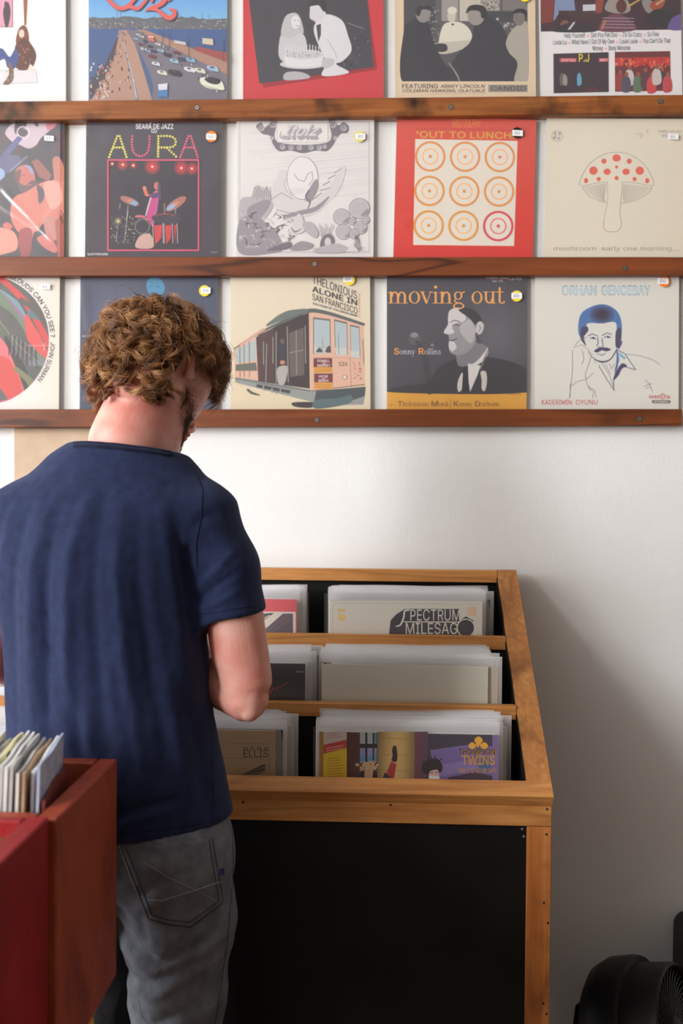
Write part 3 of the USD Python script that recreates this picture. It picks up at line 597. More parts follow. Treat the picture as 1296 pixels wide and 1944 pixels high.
def art_club(a):
    a.rect(1020, -140, 1300, 200, (226, 222, 222))
    a.poly([(1024, -140), (1300, -140), (1296, 56), (1026, 60)], (64, 40, 48))
    a.poly([(1026, 0), (1052, 0), (1048, 42), (1028, 44)], (128, 52, 46)); a.poly([(1054, -10), (1088, -10), (1092, 22), (1060, 30), (1050, 40)], (124, 140, 172)); a.rect(1060, 20, 1130, 36, (70, 46, 46)); a.poly([(1106, 9), (1134, 8), (1130, 20), (1106, 21)], (196, 196, 206))
    a.poly([(1130, -10), (1148, -10), (1142, 24), (1130, 26)], (140, 66, 50)); a.blob([(1148, 18), (1158, -5), (1172, -8), (1190, 0), (1196, 20), (1176, 26)], (150, 142, 134)); a.stroke([(1192, 12), (1206, 4), (1216, -2)], [4, 3, 3], (196, 150, 90))
    a.blob([(1218, 2), (1234, 0), (1244, 14), (1238, 24), (1226, 22)], (140, 132, 128)); a.blob([(1232, 10), (1246, 0), (1262, -2), (1258, 12), (1244, 22)], (156, 74, 48)); a.stroke([(1246, 8), (1268, -6)], [4, 2], (190, 160, 120))
    a.blob([(1232, 46), (1236, 22), (1262, 16), (1284, 22), (1290, 52)], (46, 44, 50)); a.blob([(1268, 55), (1276, 34), (1296, 28), (1297, 55)], (104, 84, 140))
    a.ell(1068, 40, 14, 16, (60, 36, 38)); a.ell(1072, 48, 9, 10, (126, 80, 70)); a.blob([(1050, 60), (1078, 44), (1104, 46), (1130, 60)], (50, 42, 52)); a.poly([(1077, 56), (1088, 42), (1092, 42), (1082, 56)], (196, 190, 200))
    a.blob([(1140, 59), (1146, 36), (1168, 26), (1190, 34), (1206, 57)], (112, 64, 76))
    a.lines([[(1142 + i * 6, 60), (1150 + i * 5, 30)] for i in range(10)], 1.0, (70, 66, 96)); a.lines([[(1142, 34 + i * 6), (1204, 35 + i * 6)] for i in range(4)], .9, (176, 160, 170))
    a.ell(1179, 12, 10, 13, (92, 48, 46)); a.stroke([(1142, 54), (1148, 40)], [5, 4], (170, 112, 92))
    DK = (58, 50, 76); PK = (240, 176, 186)
    for y, words in ((70.5, [('Help Yourself', 1070, 1110), ("Ooh Poo Pah Doo", 1121, 1171), ("I'll Go Crazy", 1181, 1218), ('So Fine', 1228, 1250)]), (83, [('Linda Lu', 1049, 1075), ('What Have I Got Of My Own', 1084.5, 1165.5), ('Louie Louie', 1176, 1210), ("You Can't Do That", 1219.5, 1272)]), (95.5, [('Money', 1124, 1144), ('Bony Moronie', 1154.5, 1196)])):
        sl = -.016
        for w, x0, x1 in words:
            a.text(w, x0, y + sl * (x0 - 1150), 8.8, DK, x1=x1, bold=True, slope=sl)
            if w != words[-1][0]: a.ell(x1 + 5, y - 3 + sl * (x1 - 1150), 2.6, 2.2, PK)
    a.poly([(1050, 102), (1154.5, 99), (1155, 174.5), (1050.5, 177)], (58, 46, 54)); a.poly([(1166.5, 98.5), (1271.5, 97), (1272.5, 172), (1167, 174)], (110, 46, 46))
    a.poly([(1062, 110.5), (1094, 110), (1094, 117.5), (1062, 118)], (190, 60, 66)); a.text('COCKTAILS', 1065, 116.5, 4.6, (238, 210, 210), x1=1092, bold=True); a.poly([(1136, 110.5), (1154.6, 110.2), (1154.8, 117), (1136, 117.5)], (190, 60, 66)); a.text('REST', 1138, 116.2, 4.4, (238, 210, 210), x1=1153, bold=True)
    a.text('P.J', 1097, 117, 14.5, (226, 196, 70), x1=1118, bold=True)
    for x, c in ((1066, (96, 92, 96)), (1072, (150, 142, 132)), (1099, (96, 160, 186)), (1082, (66, 50, 56))): a.blob([(x - 3, 162), (x - 4, 146), (x, 138), (x + 4, 146), (x + 4, 160)], c)
    a.scatter(R, 24, (1104, 166, 1150, 174), (1, 2.4), [(120, 40, 44), (90, 50, 56)]); a.scatter(R, 30, (1056, 130, 1150, 165), (1, 3), [(50, 38, 46), (66, 50, 58)])
    a.poly([(1167, 110), (1271.5, 108), (1271.8, 124), (1167, 126)], (190, 56, 50)); a.scatter(R, 60, (1168, 112, 1268, 128), (1, 2.6), [(214, 130, 90), (120, 40, 44), (220, 90, 70)], 1.5)
    for x, y, c in ((1176, 146, (150, 60, 60)), (1194, 138, (196, 190, 186)), (1210, 150, (92, 116, 92)), (1224, 142, (90, 60, 64)), (1236, 152, (200, 66, 66)), (1256, 140, (70, 52, 60)), (1266, 150, (190, 70, 74)), (1188, 150, (80, 76, 92)), (1246, 136, (196, 186, 180))):
        a.blob([(x - 7, y + 24), (x - 8, y + 2), (x, y - 7), (x + 8, y + 2), (x + 8, y + 22)], c); a.ell(x + 1, y - 9, 3.4, 4.6, (150, 84, 70))
def art_guitar(a):
    a.rect(-160, 215, 125, 500, (64, 58, 68))
    a.scatter(R, 40, (0, 225, 120, 300), (4, 12), [(72, 62, 72), (84, 52, 60), (56, 54, 70)])
    a.blob([(10, 252), (24, 234), (40, 226), (70, 222), (104, 222), (106, 238), (92, 250), (78, 262), (68, 276), (54, 282), (40, 276), (22, 268)], (206, 186, 196))
    a.blob([(84, 222), (106, 222), (106, 238), (92, 248), (86, 236)], (206, 120, 128)); a.blob([(27, 246), (32, 230), (46, 228), (50, 240), (40, 246), (32, 256)], (58, 50, 60)); a.ring(44, 252, 12.5, 2, (226, 214, 224)); a.ell(44, 252, 9, 7.5, (74, 66, 72)); a.poly([(56, 226), (64, 228), (74, 238), (70, 241)], (66, 54, 62))
    a.poly([(34, 258), (43, 263), (14, 298), (2, 318), (-8, 312), (4, 292)], (84, 82, 140)); a.lines([[(30 - i * 4, 266 + i * 5), (36 - i * 4, 270 + i * 5)] for i in range(9)], .7, (130, 130, 176))
    a.blob([(0, 300), (20, 294), (40, 300), (30, 320), (0, 330)], (92, 92, 130)); a.blob([(-10, 320), (6, 322), (8, 336), (-10, 345)], (150, 176, 214)); a.line([(18, 326), (52, 296)], 1.4, (170, 160, 168))
    a.poly([(60, 306), (72, 302), (98, 332), (92, 344), (74, 336)], (158, 92, 82)); a.blob([(100, 302), (112, 298), (122, 320), (122, 346), (104, 348), (102, 330)], (196, 122, 106))
    a.blob([(28, 330), (34, 318), (48, 313), (60, 318), (66, 332), (66, 350), (56, 360), (42, 356), (32, 344)], (196, 108, 98)); a.blob([(46, 314), (58, 316), (64, 330), (58, 328), (54, 320)], (150, 158, 200)); a.blob([(28, 328), (40, 322), (36, 346), (30, 344)], (110, 62, 66))
    a.blob([(34, 346), (48, 352), (58, 344), (72, 344), (70, 362), (52, 370), (38, 362)], (104, 78, 88)); a.line([(40, 334), (48, 331)], 1.2, (90, 50, 56)); a.line([(52, 352), (60, 350)], 1.4, (224, 120, 110))
    a.blob([(20, 410), (26, 376), (50, 364), (80, 346), (110, 342), (122, 350), (122, 400), (112, 440), (84, 424), (60, 452), (34, 440)], (214, 128, 112)); a.blob([(70, 350), (84, 362), (82, 380), (74, 386), (72, 368)], (84, 80, 92)); a.blob([(84, 348), (110, 346), (118, 380), (100, 398), (88, 380)], (222, 166, 152))
    a.blob([(-30, 440), (0, 432), (26, 440), (34, 462), (24, 478), (-30, 484)], (222, 150, 132)); a.blob([(5, 428), (14, 422), (24, 430), (16, 436)], (210, 106, 100)); a.blob([(36, 440), (60, 436), (56, 486), (40, 486)], (160, 66, 70)); a.blob([(66, 440), (90, 452), (106, 480), (84, 484), (62, 474)], (50, 48, 60)); a.blob([(88, 410), (108, 418), (112, 450), (96, 456), (84, 434)], (196, 134, 122)); a.poly([(104, 420), (122, 405), (122, 488), (110, 488)], (170, 88, 76)); a.blob([(70, 452), (92, 446), (108, 470), (104, 480), (84, 470)], (208, 110, 104))
    a.lines([[(112, 404), (121, 422)], [(112, 410), (120, 426)], [(114, 398), (121, 410)]], 1.4, (60, 66, 60))
def art_stage(a):
    a.rect(150, 215, 430, 500, (68, 62, 72))
    W, PK, YL = (232, 228, 232), (222, 84, 118), (222, 212, 92)
    a.text('SEARA DE JAZZ', 257, 244.5, 9.0, W, x1=329, bold=True); a.line([(283.6, 235), (287.5, 233)], 1.2, W); a.text('CU', 286.5, 252, 6.4, W, x1=297.5, bold=True)
    def dots(pts, n, c):
        p = np.asarray(pts, float); L = np.r_[0, np.cumsum(np.linalg.norm(np.diff(p, axis=0), axis=1))]; s = np.linspace(0, L[-1], n)
        a.geom(unary_union([sg.Point(np.interp(q, L, p[:, 0]), np.interp(q, L, p[:, 1])).buffer(2.1, 4) for q in s]), c)
    for x0, c in ((207, YL), (342, PK)):
        dots([(x0, 298), (x0 + 15.5, 258.5)], 9, c); dots([(x0 + 33, 298), (x0 + 20, 258.5)], 9, c); dots([(x0 + 9, 280), (x0 + 25, 280)], 4, c)
    dots(catmull([(251, 258.5), (250.5, 278), (255, 291), (266, 296.5), (278, 291), (283, 278), (283.5, 258.5)], False), 18, PK)
    dots([(300, 297), (300.5, 258.5)], 9, YL); dots(catmull([(300.5, 258.5), (322, 258.5), (332, 264), (333, 273), (326, 279), (301, 280)], False), 15, YL); dots([(317, 281), (334, 297)], 5, YL)
    a.rect(206, 304, 377, 476, (56, 50, 60))
    for x, y, r in ((213, 311, 5), (233, 312.5, 11), (253, 314, 7), (289, 316.5, 15), (344, 319, 14), (364, 320, 12)):
        for k in range(6): a.ell(x, y, r * (1 - k / 6.5), r * (1 - k / 6.5), tuple(np.array((92, 50, 60)) + (np.array((212, 62, 66)) - (92, 50, 60)) * (k + 1) / 6))
        a.ell(x, y, 1.8, 1.8, (240, 226, 216))
    a.ell(246, 381.5, 19, 6.5, (166, 112, 104), .38); a.poly([(246, 378), (262, 384), (258, 392), (246, 386)], (130, 160, 196)); a.ell(246, 381, 5, 2.6, (196, 130, 90), .38)
    a.ell(334, 387, 23, 8, (170, 110, 100), -.6); a.ell(326, 392, 11, 4, (140, 170, 206), -.6); a.ell(335, 386, 6, 2.6, (200, 140, 100), -.6)
    a.lines([[(243, 390), (240, 420)], [(312, 386), (312, 408)], [(333, 396), (333, 411)], [(228, 386), (227, 396)], [(243, 400), (236, 460)], [(224, 424), (220, 458)]], 1.1, (170, 166, 176))
    a.blob([(279, 362), (284, 370), (296, 362), (303, 366), (302, 376), (291, 377), (286, 372), (276, 372), (271, 356), (276, 354)], (206, 112, 96)); a.ell(297, 353, 5, 7.5, (196, 112, 100)); a.blob([(300, 346), (305, 352), (306, 376), (302, 380), (299, 366)], (80, 72, 96)); a.ell(274, 357, 3.5, 3.5, (214, 130, 112))
    a.blob([(285, 374), (300, 372), (299, 396), (294, 416), (289, 430), (281, 416), (278, 406), (283, 390)], (190, 70, 130)); a.stroke([(286, 376), (280, 396), (276, 412)], [2.4, 2.4, 1.4], (200, 196, 210)); a.stroke([(298, 378), (296, 396), (290, 424)], [1.5, 2, 1.5], (150, 110, 160)); a.blob([(286, 368), (300, 366), (301, 374), (288, 376)], (86, 70, 110))
    a.blob([(288, 414), (296, 407), (320, 405), (340, 408), (348, 416), (330, 424), (298, 422)], (62, 58, 68)); a.stroke([(294, 410), (312, 406), (332, 409)], [.8, 1.2, .8], (196, 70, 80))
    for x0, x1 in ((292, 308), (313, 326), (330, 335)): a.poly([(x0, 428), (x1, 427), (x1 - 2, 452), (x0 + 3, 464)], (196, 60, 66))
    a.lines([[(x, 424), (x + 1, 462)] for x in (290, 309, 311, 327, 336)], 1.2, (190, 176, 180)); a.stroke([(258, 411), (270, 411), (283, 418)], [4, 5, 3], (196, 96, 110))
    a.scatter(R, 120, (210, 410, 296, 462), (.5, 1.6), [(150, 146, 150), (40, 36, 44), (110, 110, 124), (196, 176, 120)]); a.blob([(258, 470), (262, 452), (274, 444), (288, 448), (290, 470)], (196, 160, 150)); a.ell(224, 420, 7, 7, (110, 104, 96)); a.ell(224, 420, 3, 3, (206, 186, 120)); a.ell(270, 430, 14, 12, (58, 54, 64)); a.ring(270, 430, 14, 1, (150, 150, 160))
    t = sg.box(203.5, 302.5, 378, 476.5); a.geom(t.difference(t.buffer(-2.6)), PK)
    a.text('ELECTRECORD', 166, 484.3, 3.6, W, x1=205, bold=True); a.text('STEREO', 399, 480.4, 3.0, (150, 146, 150), x1=413, bold=True)
def art_engraving(a):
    PA, G1, G2, G3 = (222, 216, 214), (150, 144, 150), (118, 112, 120), (180, 174, 178)
    a.rect(440, 215, 715, 500, PA)
    a.lines([[(455, 232), (700, 232), (700, 478), (455, 478), (455, 232)]], .8, G1); a.lines([[(452, 230), (702, 230), (702, 480), (452, 480), (452, 230)]], .5, G3)
    segs = []
    for i in range(34):
        y = 240 + i * 4.2 + R.uniform(-1, 1); x0 = 455 + R.uniform(0, 60); x1 = R.uniform(560, 700)
        if R.random() < .5: x0, x1 = R.uniform(470, 620), 700
        segs.append([(x0, y + 10), ((x0 + x1) / 2, y + 3), (x1, y - 4)])
    a.lines(segs, .45, (190, 184, 190))
    a.blob([(486, 240), (496, 233), (502, 242), (510, 236), (516, 226), (526, 230), (528, 270), (622, 270), (624, 230), (634, 226), (642, 238), (652, 232), (662, 240), (660, 252), (648, 254), (640, 262), (632, 276), (620, 287), (600, 286), (575, 291), (552, 286), (530, 287), (518, 274), (512, 258), (498, 254)], G2)
    for x, y, r in ((496, 243, 6), (518, 236, 7), (632, 236, 7), (652, 243, 6), (536, 279, 5), (552, 280, 5), (568, 280, 5), (590, 280, 5), (606, 280, 5), (616, 278, 4), (516, 262, 4), (636, 262, 4)):
        a.ring(x, y, r, 1.8, G3); a.ring(x + 1, y + 1, r * .5, 1.2, (204, 198, 200))
    a.rect(526, 234, 622, 270, (226, 221, 217)); a.geom(unary_union([sg.Point(x, y).buffer(.8, 2) for x in range(527, 623, 3) for y in (234, 270)] + [sg.Point(x, y).buffer(.8, 2) for y in range(234, 271, 3) for x in (526, 622)]), G3)
    for k in range(6): a.text('Itoiz', 534 + k * .8, 258 + k * 1.4, 21, (164, 158, 162) if k else G2, x1=600 + k * .8, bold=True, shear=.55)
    a.text('Itoiz', 534, 257.4, 20.5, (216, 210, 210), x1=599, bold=True, shear=.55); a.stroke([(534, 250), (532, 260), (544, 262), (556, 246)], [2, 4, 4, 2], G3)
    # rocks, hand-like cupped shape with an oval stone, plants: a plain pen drawing
    a.blob([(456, 380), (478, 372), (482, 356), (492, 352), (498, 362), (506, 353), (513, 368), (522, 384), (498, 420), (456, 432)], G3)
    a.lines([[(478 + i * 4.5, 374 + (i % 3) * 3), (484 + i * 3.6, 354 + (i % 2) * 5)] for i in range(9)], .8, G2); a.blob([(470, 396), (500, 380), (514, 384), (500, 408), (476, 420)], G1)
    a.blob([(516, 376), (518, 352), (525, 338), (530, 324), (540, 324), (545, 336), (540, 350), (552, 372), (590, 384), (612, 366), (628, 350), (640, 324), (650, 314), (656, 320), (652, 340), (642, 364), (622, 384), (600, 404), (560, 416), (536, 414), (522, 396)], (212, 206, 206))
    a.lines([[(545, 342), (556, 368), (586, 384), (610, 366)], [(516, 378), (534, 366), (556, 378)], [(612, 352), (626, 344)], [(622, 340), (636, 332)], [(634, 328), (648, 320)], [(606, 362), (628, 356)], [(524, 398), (548, 404), (584, 402)]], 1.0, G2)
    a.stroke([(540, 412), (570, 404), (600, 396), (624, 374)], [6, 9, 9, 3], G1)
    a.ell(574, 338, 30, 41, (226, 220, 219)); a.ring(574, 338, 30, 1.0, G1, 41); a.blob([(588, 356), (600, 340), (604, 352), (598, 370), (588, 380), (580, 378)], G1); a.lines([[(558, 330), (566, 342), (578, 344), (584, 330), (592, 326), (594, 340), (586, 352)]], 1.0, G2)
    a.lines([[(552 + i * 2.4, 372 - i * .6), (548 + i * 2.6, 356)] for i in range(12)], .4, G3); a.stroke([(586, 362), (580, 374), (588, 384), (584, 396)], [4, 3, 3, 1.5], G2)
    for x, y, r in ((648, 412, 16), (682, 396, 20), (652, 440, 15), (668, 420, 8), (684, 432, 13), (694, 418, 8), (672, 444, 10)):
        a.ell(x, y, r, r * .98, (190, 184, 186)); a.ring(x, y, r, .9, G2); a.lines([[(x - r * .7 + i * r * .23, y + r * .5), (x - r * .5 + i * r * .17, y - r * .6)] for i in range(7)], .5, G1); a.blob([(x + r * .1, y + r * .7), (x + r * .8, y), (x + r * .85, y + r * .5)], G1)
    a.blob([(454, 420), (480, 410), (506, 424), (524, 440), (536, 470), (520, 480), (454, 480)], G1)
    for _ in range(60):
        x, y = R.uniform(456, 560), R.uniform(412, 476); a.stroke([(x, y), (x + R.uniform(-8, 8), y - R.uniform(3, 8)), (x + R.uniform(-12, 12), y - R.uniform(0, 12))], [.4, 2.2, .4], R.choice([G2, G3, (206, 200, 202), (98, 92, 102)]))
    a.blob([(506, 476), (530, 464), (552, 460), (546, 472)], G2); a.blob([(550, 474), (570, 458), (594, 464), (582, 474)], G1); a.blob([(548, 440), (558, 418), (566, 406), (574, 412), (578, 436), (566, 444)], (208, 202, 202)); a.stroke([(552, 432), (560, 440), (572, 434)], [1, 3, 1], G2)
    a.blob([(574, 424), (590, 422), (604, 440), (598, 452), (580, 440)], G3); a.lines([[(610 + i * 2, 450), (606 + i * 4, 424 + (i % 3) * 4)] for i in range(8)], .7, G2)
    a.blob([(607, 468), (612, 450), (626, 444), (634, 456), (628, 472), (618, 476)], G2); a.ell(622, 460, 6, 9, (206, 200, 200)); a.blob([(600, 472), (640, 462), (660, 478), (600, 480)], G3)
    a.lines([[(560 + R.uniform(0, 140), 476 - R.uniform(0, 6)), (560 + R.uniform(0, 140), 470)] for _ in range(10)], .4, G3)
    a.lines([[(672 + i * 2, 476), (674 + i, 446 + i)] for i in range(8)], .7, G2); a.poly([(656, 478), (668, 462), (682, 478)], (216, 210, 210))
def art_rings(a):
    a.grid(735, 210, 1025, 505, 4, 8, lambda x, y: (214 - .01 * (y - 210), 84 - .13 * (y - 225) / 1, 70 - .12 * (y - 225)))
    O, YO = (226, 150, 70), (214, 160, 66)
    a.text('ERIC DOLPHY', 857.5, 241, 15, (226, 140, 62), x1=912, bold=True, slope=.01)
    a.text('FREDDIE HUBBARD  BOBBY HUTCHERSON  RICHARD DAVIS  ANTHONY WILLIAMS', 788, 246.5, 3.6, (168, 66, 58), x1=975, slope=.012)
    a.text("'OUT TO LUNCH!", 788, 261, 12, YO, x1=977, bold=True, slope=.012)
    a.poly([(788, 264), (982, 267.5), (975.5, 467), (784, 465)], (226, 216, 202))
    for r in range(3):
        for c in range(3):
            x = 816.5 + c * 66 - r * 1.6; y = 297 + r * 65.5 + c * .6
            col = (214, 70, 84) if (r, c) == (2, 2) else (222, 146 + r * 4, 84 - r * 8)
            a.ring(x, y, 29, 4.2, col); a.ring(x, y, 15.5, 2.2, tuple(min(255, q + 30) for q in col)); a.ell(x, y, 3.2, 3.2, col, n=12)
def art_toadstool(a):
    a.grid(1025, 215, 1310, 500, 6, 6, lambda x, y: (226 - .02 * abs(x - 1140), 217 - .03 * abs(x - 1140), 200 - .05 * abs(x - 1140)))
    L, RD = (160, 152, 140), (226, 104, 88)
    cap = catmull([(1101, 352), (1106, 330), (1122, 308), (1146, 293), (1170, 289), (1194, 293), (1218, 308), (1234, 330), (1239, 352), (1204, 347), (1170, 346), (1136, 347)])
    cp = sg.Polygon(cap)
    for x, y, rx, ry in ((1170, 300, 8, 7), (1146, 306, 5, 5), (1194, 306, 5, 5), (1126, 324, 8, 8), (1214, 324, 8, 8), (1152, 326, 7, 6), (1188, 326, 7, 6), (1170, 338, 4, 4), (1136, 340, 4, 4), (1204, 340, 4, 4), (1112, 343, 4, 5), (1228, 343, 4, 5), (1170, 317, 3, 3)):
        a.geom(affinity.scale(sg.Point(x, y).buffer(1, 8), rx, ry).intersection(cp), RD)
    a.lines([np.vstack([cap, cap[:1]])], .9, L)
    und = catmull([(1104, 355), (1118, 372), (1140, 382), (1153, 385), (1178, 386), (1205, 380), (1230, 366), (1238, 354)], False); a.lines([und], .9, L)
    a.lines([[(1152 - i * .4, 349 + i * 1.7), (1106 + i * 2.6, 356 + 28 * math.sin(i / 18 * 1.5))] for i in range(18)] + [[(1178 + i * .3, 349 + i * 1.8), (1236 - i * 3.0, 357 + 28 * math.sin(i / 18 * 1.5))] for i in range(18)], .6, L)
    a.blob([(1152, 347), (1181, 348), (1178, 380), (1177, 408), (1179, 424), (1175, 437), (1164, 440), (1150, 439), (1145, 428), (1148, 406), (1152, 384)], (226, 217, 200)); a.lines([catmull([(1152, 347), (1153, 380), (1148, 408), (1145, 426), (1150, 438), (1164, 440), (1174, 437), (1179, 424), (1176, 404), (1178, 380), (1181, 348)], False)], .9, L); a.stroke([(1146, 420), (1145.5, 428), (1147, 437)], [.5, 2, .5], (226, 150, 140))
    a.text('mushroom', 1049.5, 475.5, 8, (166, 158, 144), x1=1131, stretch=1.4); a.text('early one morning....', 1140.5, 475.5, 8, (166, 158, 144), x1=1291)
    a.ring(1057, 258.5, 10.5, .9, L); a.scatter(R, 12, (1051, 252, 1063, 264), (1, 2.6), [(166, 160, 160)])
    a.text('help us on', 1249, 251.5, 5.5, (166, 158, 144), x1=1293); a.text('stop', 1255, 259.5, 5.5, (166, 158, 144), x1=1270); a.scatter(R, 8, (1205, 250, 1218, 262), (.8, 2), [(206, 192, 168)]); a.ell(1228, 249, 2, 3, (206, 192, 168))
def art_disc(a):
    a.grid(-170, 510, 116, 790, 5, 4, lambda x, y: (226, 222 - max(0, x - 100) * .4, 216 - max(0, x - 96) * .8))
    cx, cy, r = -30, 645, 123
    cl = a.clip; a.clip = cl.intersection(sg.Point(cx, cy).buffer(r, 48))
    a.rect(-160, 500, 116, 800, (92, 92, 92))
    def band(p, w, c): a.stroke(p, w, c)
    for p, w, c in (([(-10, 520), (20, 545), (60, 590), (95, 660)], [14, 10, 14, 10], (206, 72, 74)), ([(-10, 560), (30, 590), (60, 640), (90, 700)], [26, 18, 12, 20], (112, 128, 108)), ([(0, 550), (30, 575), (50, 605)], [2, 10, 4], (120, 150, 160)), ([(10, 560), (34, 590), (60, 625)], [1, 6, 2], (150, 110, 150)),
                    ([(50, 600), (64, 640), (92, 680)], [6, 26, 8], (214, 84, 84)), ([(60, 595), (90, 610)], [16, 10], (92, 120, 120)), ([(-20, 600), (20, 650), (55, 720)], [14, 16, 10], (96, 104, 92)), ([(-20, 640), (10, 680), (40, 760)], [30, 30, 20], (226, 112, 120)),
                    ([(0, 700), (20, 730), (36, 770)], [50, 40, 20], (206, 76, 70)), ([(10, 640), (40, 700), (60, 750)], [6, 18, 14], (66, 66, 68)), ([(60, 690), (90, 690), (70, 730)], [12, 14, 18], (120, 124, 134)), ([(30, 700), (60, 730), (50, 760)], [8, 14, 8], (126, 124, 96)), ([(0, 610), (40, 660), (90, 700)], [1.5, 2, 1], (140, 140, 116)), ([(40, 570), (70, 590), (88, 620)], [10, 12, 10], (96, 90, 88))): band(p, w, c)
    a.lines([[(20 + i * 8, 634 + i * 5), (16 + i * 9, 676 + i * 4)] for i in range(7)], 1.8, (62, 60, 72)); a.lines([[(24 + i * 8, 634 + i * 5), (22 + i * 8, 672 + i * 4)] for i in range(6)], 1.2, (150, 140, 140)); a.lines([[(50, 656), (92, 656)], [(80, 650), (86, 666)], [(86, 650), (82, 666)]], .8, (226, 170, 170))
    a.clip = cl; a.stroke([(-20, 767), (12, 760), (30, 752)], [2, 2.4, .8], (214, 70, 130))
    def arc(s, a0, a1, rad, h, flip):
        v, f = text_tris(s, True); w = v[:, 0].max()
        th = np.radians(a0 + (a1 - a0) * v[:, 0] / w); rr = rad + (v[:, 1] * h)
        a.add(np.column_stack([cx + rr * np.sin(th), cy - rr * np.cos(th)]), f, (70, 62, 64))
    arc('HOW MANY CLOUDS CAN YOU SEE ?', -12, 88, 126, 8.5, False)
    arc('JOHN SURMAN', 92, 127, 126, 8.5, False)
def art_dusk(a):
    a.grid(140, 510, 420, 790, 14, 14, lambda x, y: tuple(np.array((70, 76, 98)) + (np.array((120, 130, 156)) - (70, 76, 98)) * max(0, 1 - math.hypot((x - 230) / 80, (y - 640) / 120)) * .6))
    a.blob([(278, 545), (280, 532), (292, 526), (304, 530), (312, 542), (310, 556), (296, 562), (284, 560)], (74, 140, 176)); a.lines([[(284, 544), (290, 542)], [(296, 545), (303, 543)]], 1.6, (50, 92, 124)); a.text('BLUES', 156, 640, 4, (186, 180, 180), x1=176)
def art_tram(a):
    a.grid(430, 510, 706, 790, 5, 5, lambda x, y: (224, 212 - .02 * (y - 510), 190 - .05 * (y - 510)))
    PK, DK, GR = (222, 178, 156), (62, 56, 62), (92, 98, 98)
    a.poly([(446, 726), (540, 750), (620, 770), (690, 768), (694, 740), (596, 742), (448, 712)], (150, 154, 150)); a.poly([(600, 742), (694, 734), (692, 752), (668, 760), (596, 762)], (74, 82, 84)); a.blob([(556, 764), (600, 764), (590, 774), (560, 772)], DK); a.blob([(598, 760), (640, 756), (666, 750), (662, 766), (600, 776)], (92, 112, 114))
    a.poly([(444, 662), (486, 640), (490, 722), (445, 716)], PK); a.poly([(447, 664), (485, 644), (486, 684), (448, 690)], (176, 186, 186)); a.lines([[(x, 662 - (x - 447) * .52), (x + .6, 716)] for x in (455, 463, 473)], 1.4, (120, 92, 80)); a.poly([(447, 692), (486, 688), (488, 704), (447, 704)], (104, 108, 98))
    a.poly([(486, 640), (548, 606), (586, 594), (588, 738), (490, 724)], (66, 52, 54)); a.poly([(490, 636), (520, 622), (520, 726), (490, 722)], (84, 62, 62))
    a.poly([(586, 590), (594, 588), (690, 612), (692, 732), (590, 742)], PK)
    for q in ([(594, 602), (627, 606), (628, 670), (594, 672)], [(634, 606), (659, 612), (660, 674), (636, 674)], [(664, 616), (682, 620), (684, 676), (666, 676)]):
        a.poly(q, (112, 104, 94)); c = np.mean(q, axis=0); a.poly((np.array(q) - c) * .9 + c, (176, 188, 192)); a.poly((np.array(q) - c) * .9 * [1, .25] + c + [0, 26], (196, 198, 190))
    a.lines([[(612, 640), (612, 670)], [(642, 634), (643, 672)], [(600, 658), (626, 660)]], 1.0, (120, 132, 140)); a.blob([(600, 668), (606, 660), (612, 668)], (80, 76, 80)); a.blob([(617, 668), (624, 656), (628, 668)], (80, 76, 80))
    a.stroke([(444, 662), (500, 628), (548, 606), (586, 590), (620, 594), (660, 606), (690, 616)], [2, 4, 6, 8, 7, 6, 5], GR); a.stroke([(506, 618), (530, 604), (550, 596), (580, 590)], [3, 12, 14, 8], (108, 116, 112)); a.poly([(452, 654), (500, 622), (504, 626), (456, 656)], (214, 162, 146))
    a.lines([[(500, 648), (500, 692)], [(506, 652), (504, 742)], [(518, 640), (518, 690)], [(524, 630), (524, 748)], [(545, 620), (547, 726)], [(579, 618), (580, 690)]], 1.8, (150, 146, 140))
    a.blob([(528, 650), (534, 644), (540, 650), (542, 676), (534, 680), (528, 668)], (60, 60, 72)); a.blob([(526, 700), (540, 694), (546, 700), (540, 728), (528, 728)], (176, 170, 166)); a.ell(536, 648, 4, 5, (110, 84, 78)); a.ell(536, 688, 5, 4, (196, 130, 110))
    a.poly([(548, 632), (576, 622), (578, 712), (550, 716)], (104, 92, 90)); a.lines([[(562, 628), (563, 712)], [(549, 670), (577, 664)]], 1.6, (150, 140, 134))
    a.line([(446, 718), (500, 728), (590, 742)], 3, (120, 120, 118)); a.line([(592, 742), (692, 730)], 2, (150, 120, 100))
    a.rect(595, 680, 630, 697, (116, 54, 62)); a.rect(595, 697, 630, 708, (222, 158, 70)); a.rect(596, 709, 631, 726, (116, 54, 62)); a.rect(596, 726, 631, 738, (222, 158, 70))
    for t, x0, x1, y, h in (('POWELL', 602, 626, 687.5, 4.6), ('AND', 611, 618, 691, 2.4), ('MARKET', 602, 627, 696, 4.4), ('HYDE', 605, 622, 717, 4.6), ('AND', 610, 617, 720.5, 2.4), ('BEACH', 604, 623, 725, 4.4)): a.text(t, x0, y, h, (236, 212, 206), x1=x1, bold=True)
    a.lines([[(598, 701), (628, 701)], [(598, 705), (628, 704)], [(598, 730), (628, 730)], [(598, 735), (628, 734)]], 1.0, (176, 112, 50)); a.text('526', 642, 694.5, 7.5, (92, 82, 80), x1=659, stretch=1.2)
    a.ring(654, 716, 5, 1.4, (190, 150, 132)); a.ell(654, 716, 3, 3, (232, 214, 200)); a.scatter(R, 20, (670, 686, 686, 720), (.6, 1.6), [(206, 130, 130), (150, 130, 126)]); a.lines([[(669, 701), (687, 701)], [(669, 686), (674, 696)], [(682, 686), (682, 696)]], .9, (214, 130, 136)); a.line([(688, 644), (690.5, 692)], 1, (110, 110, 108)); a.line([(664, 678), (666, 736)], .6, (180, 140, 124)); a.line([(592, 678), (690, 680)], .8, (190, 150, 132))
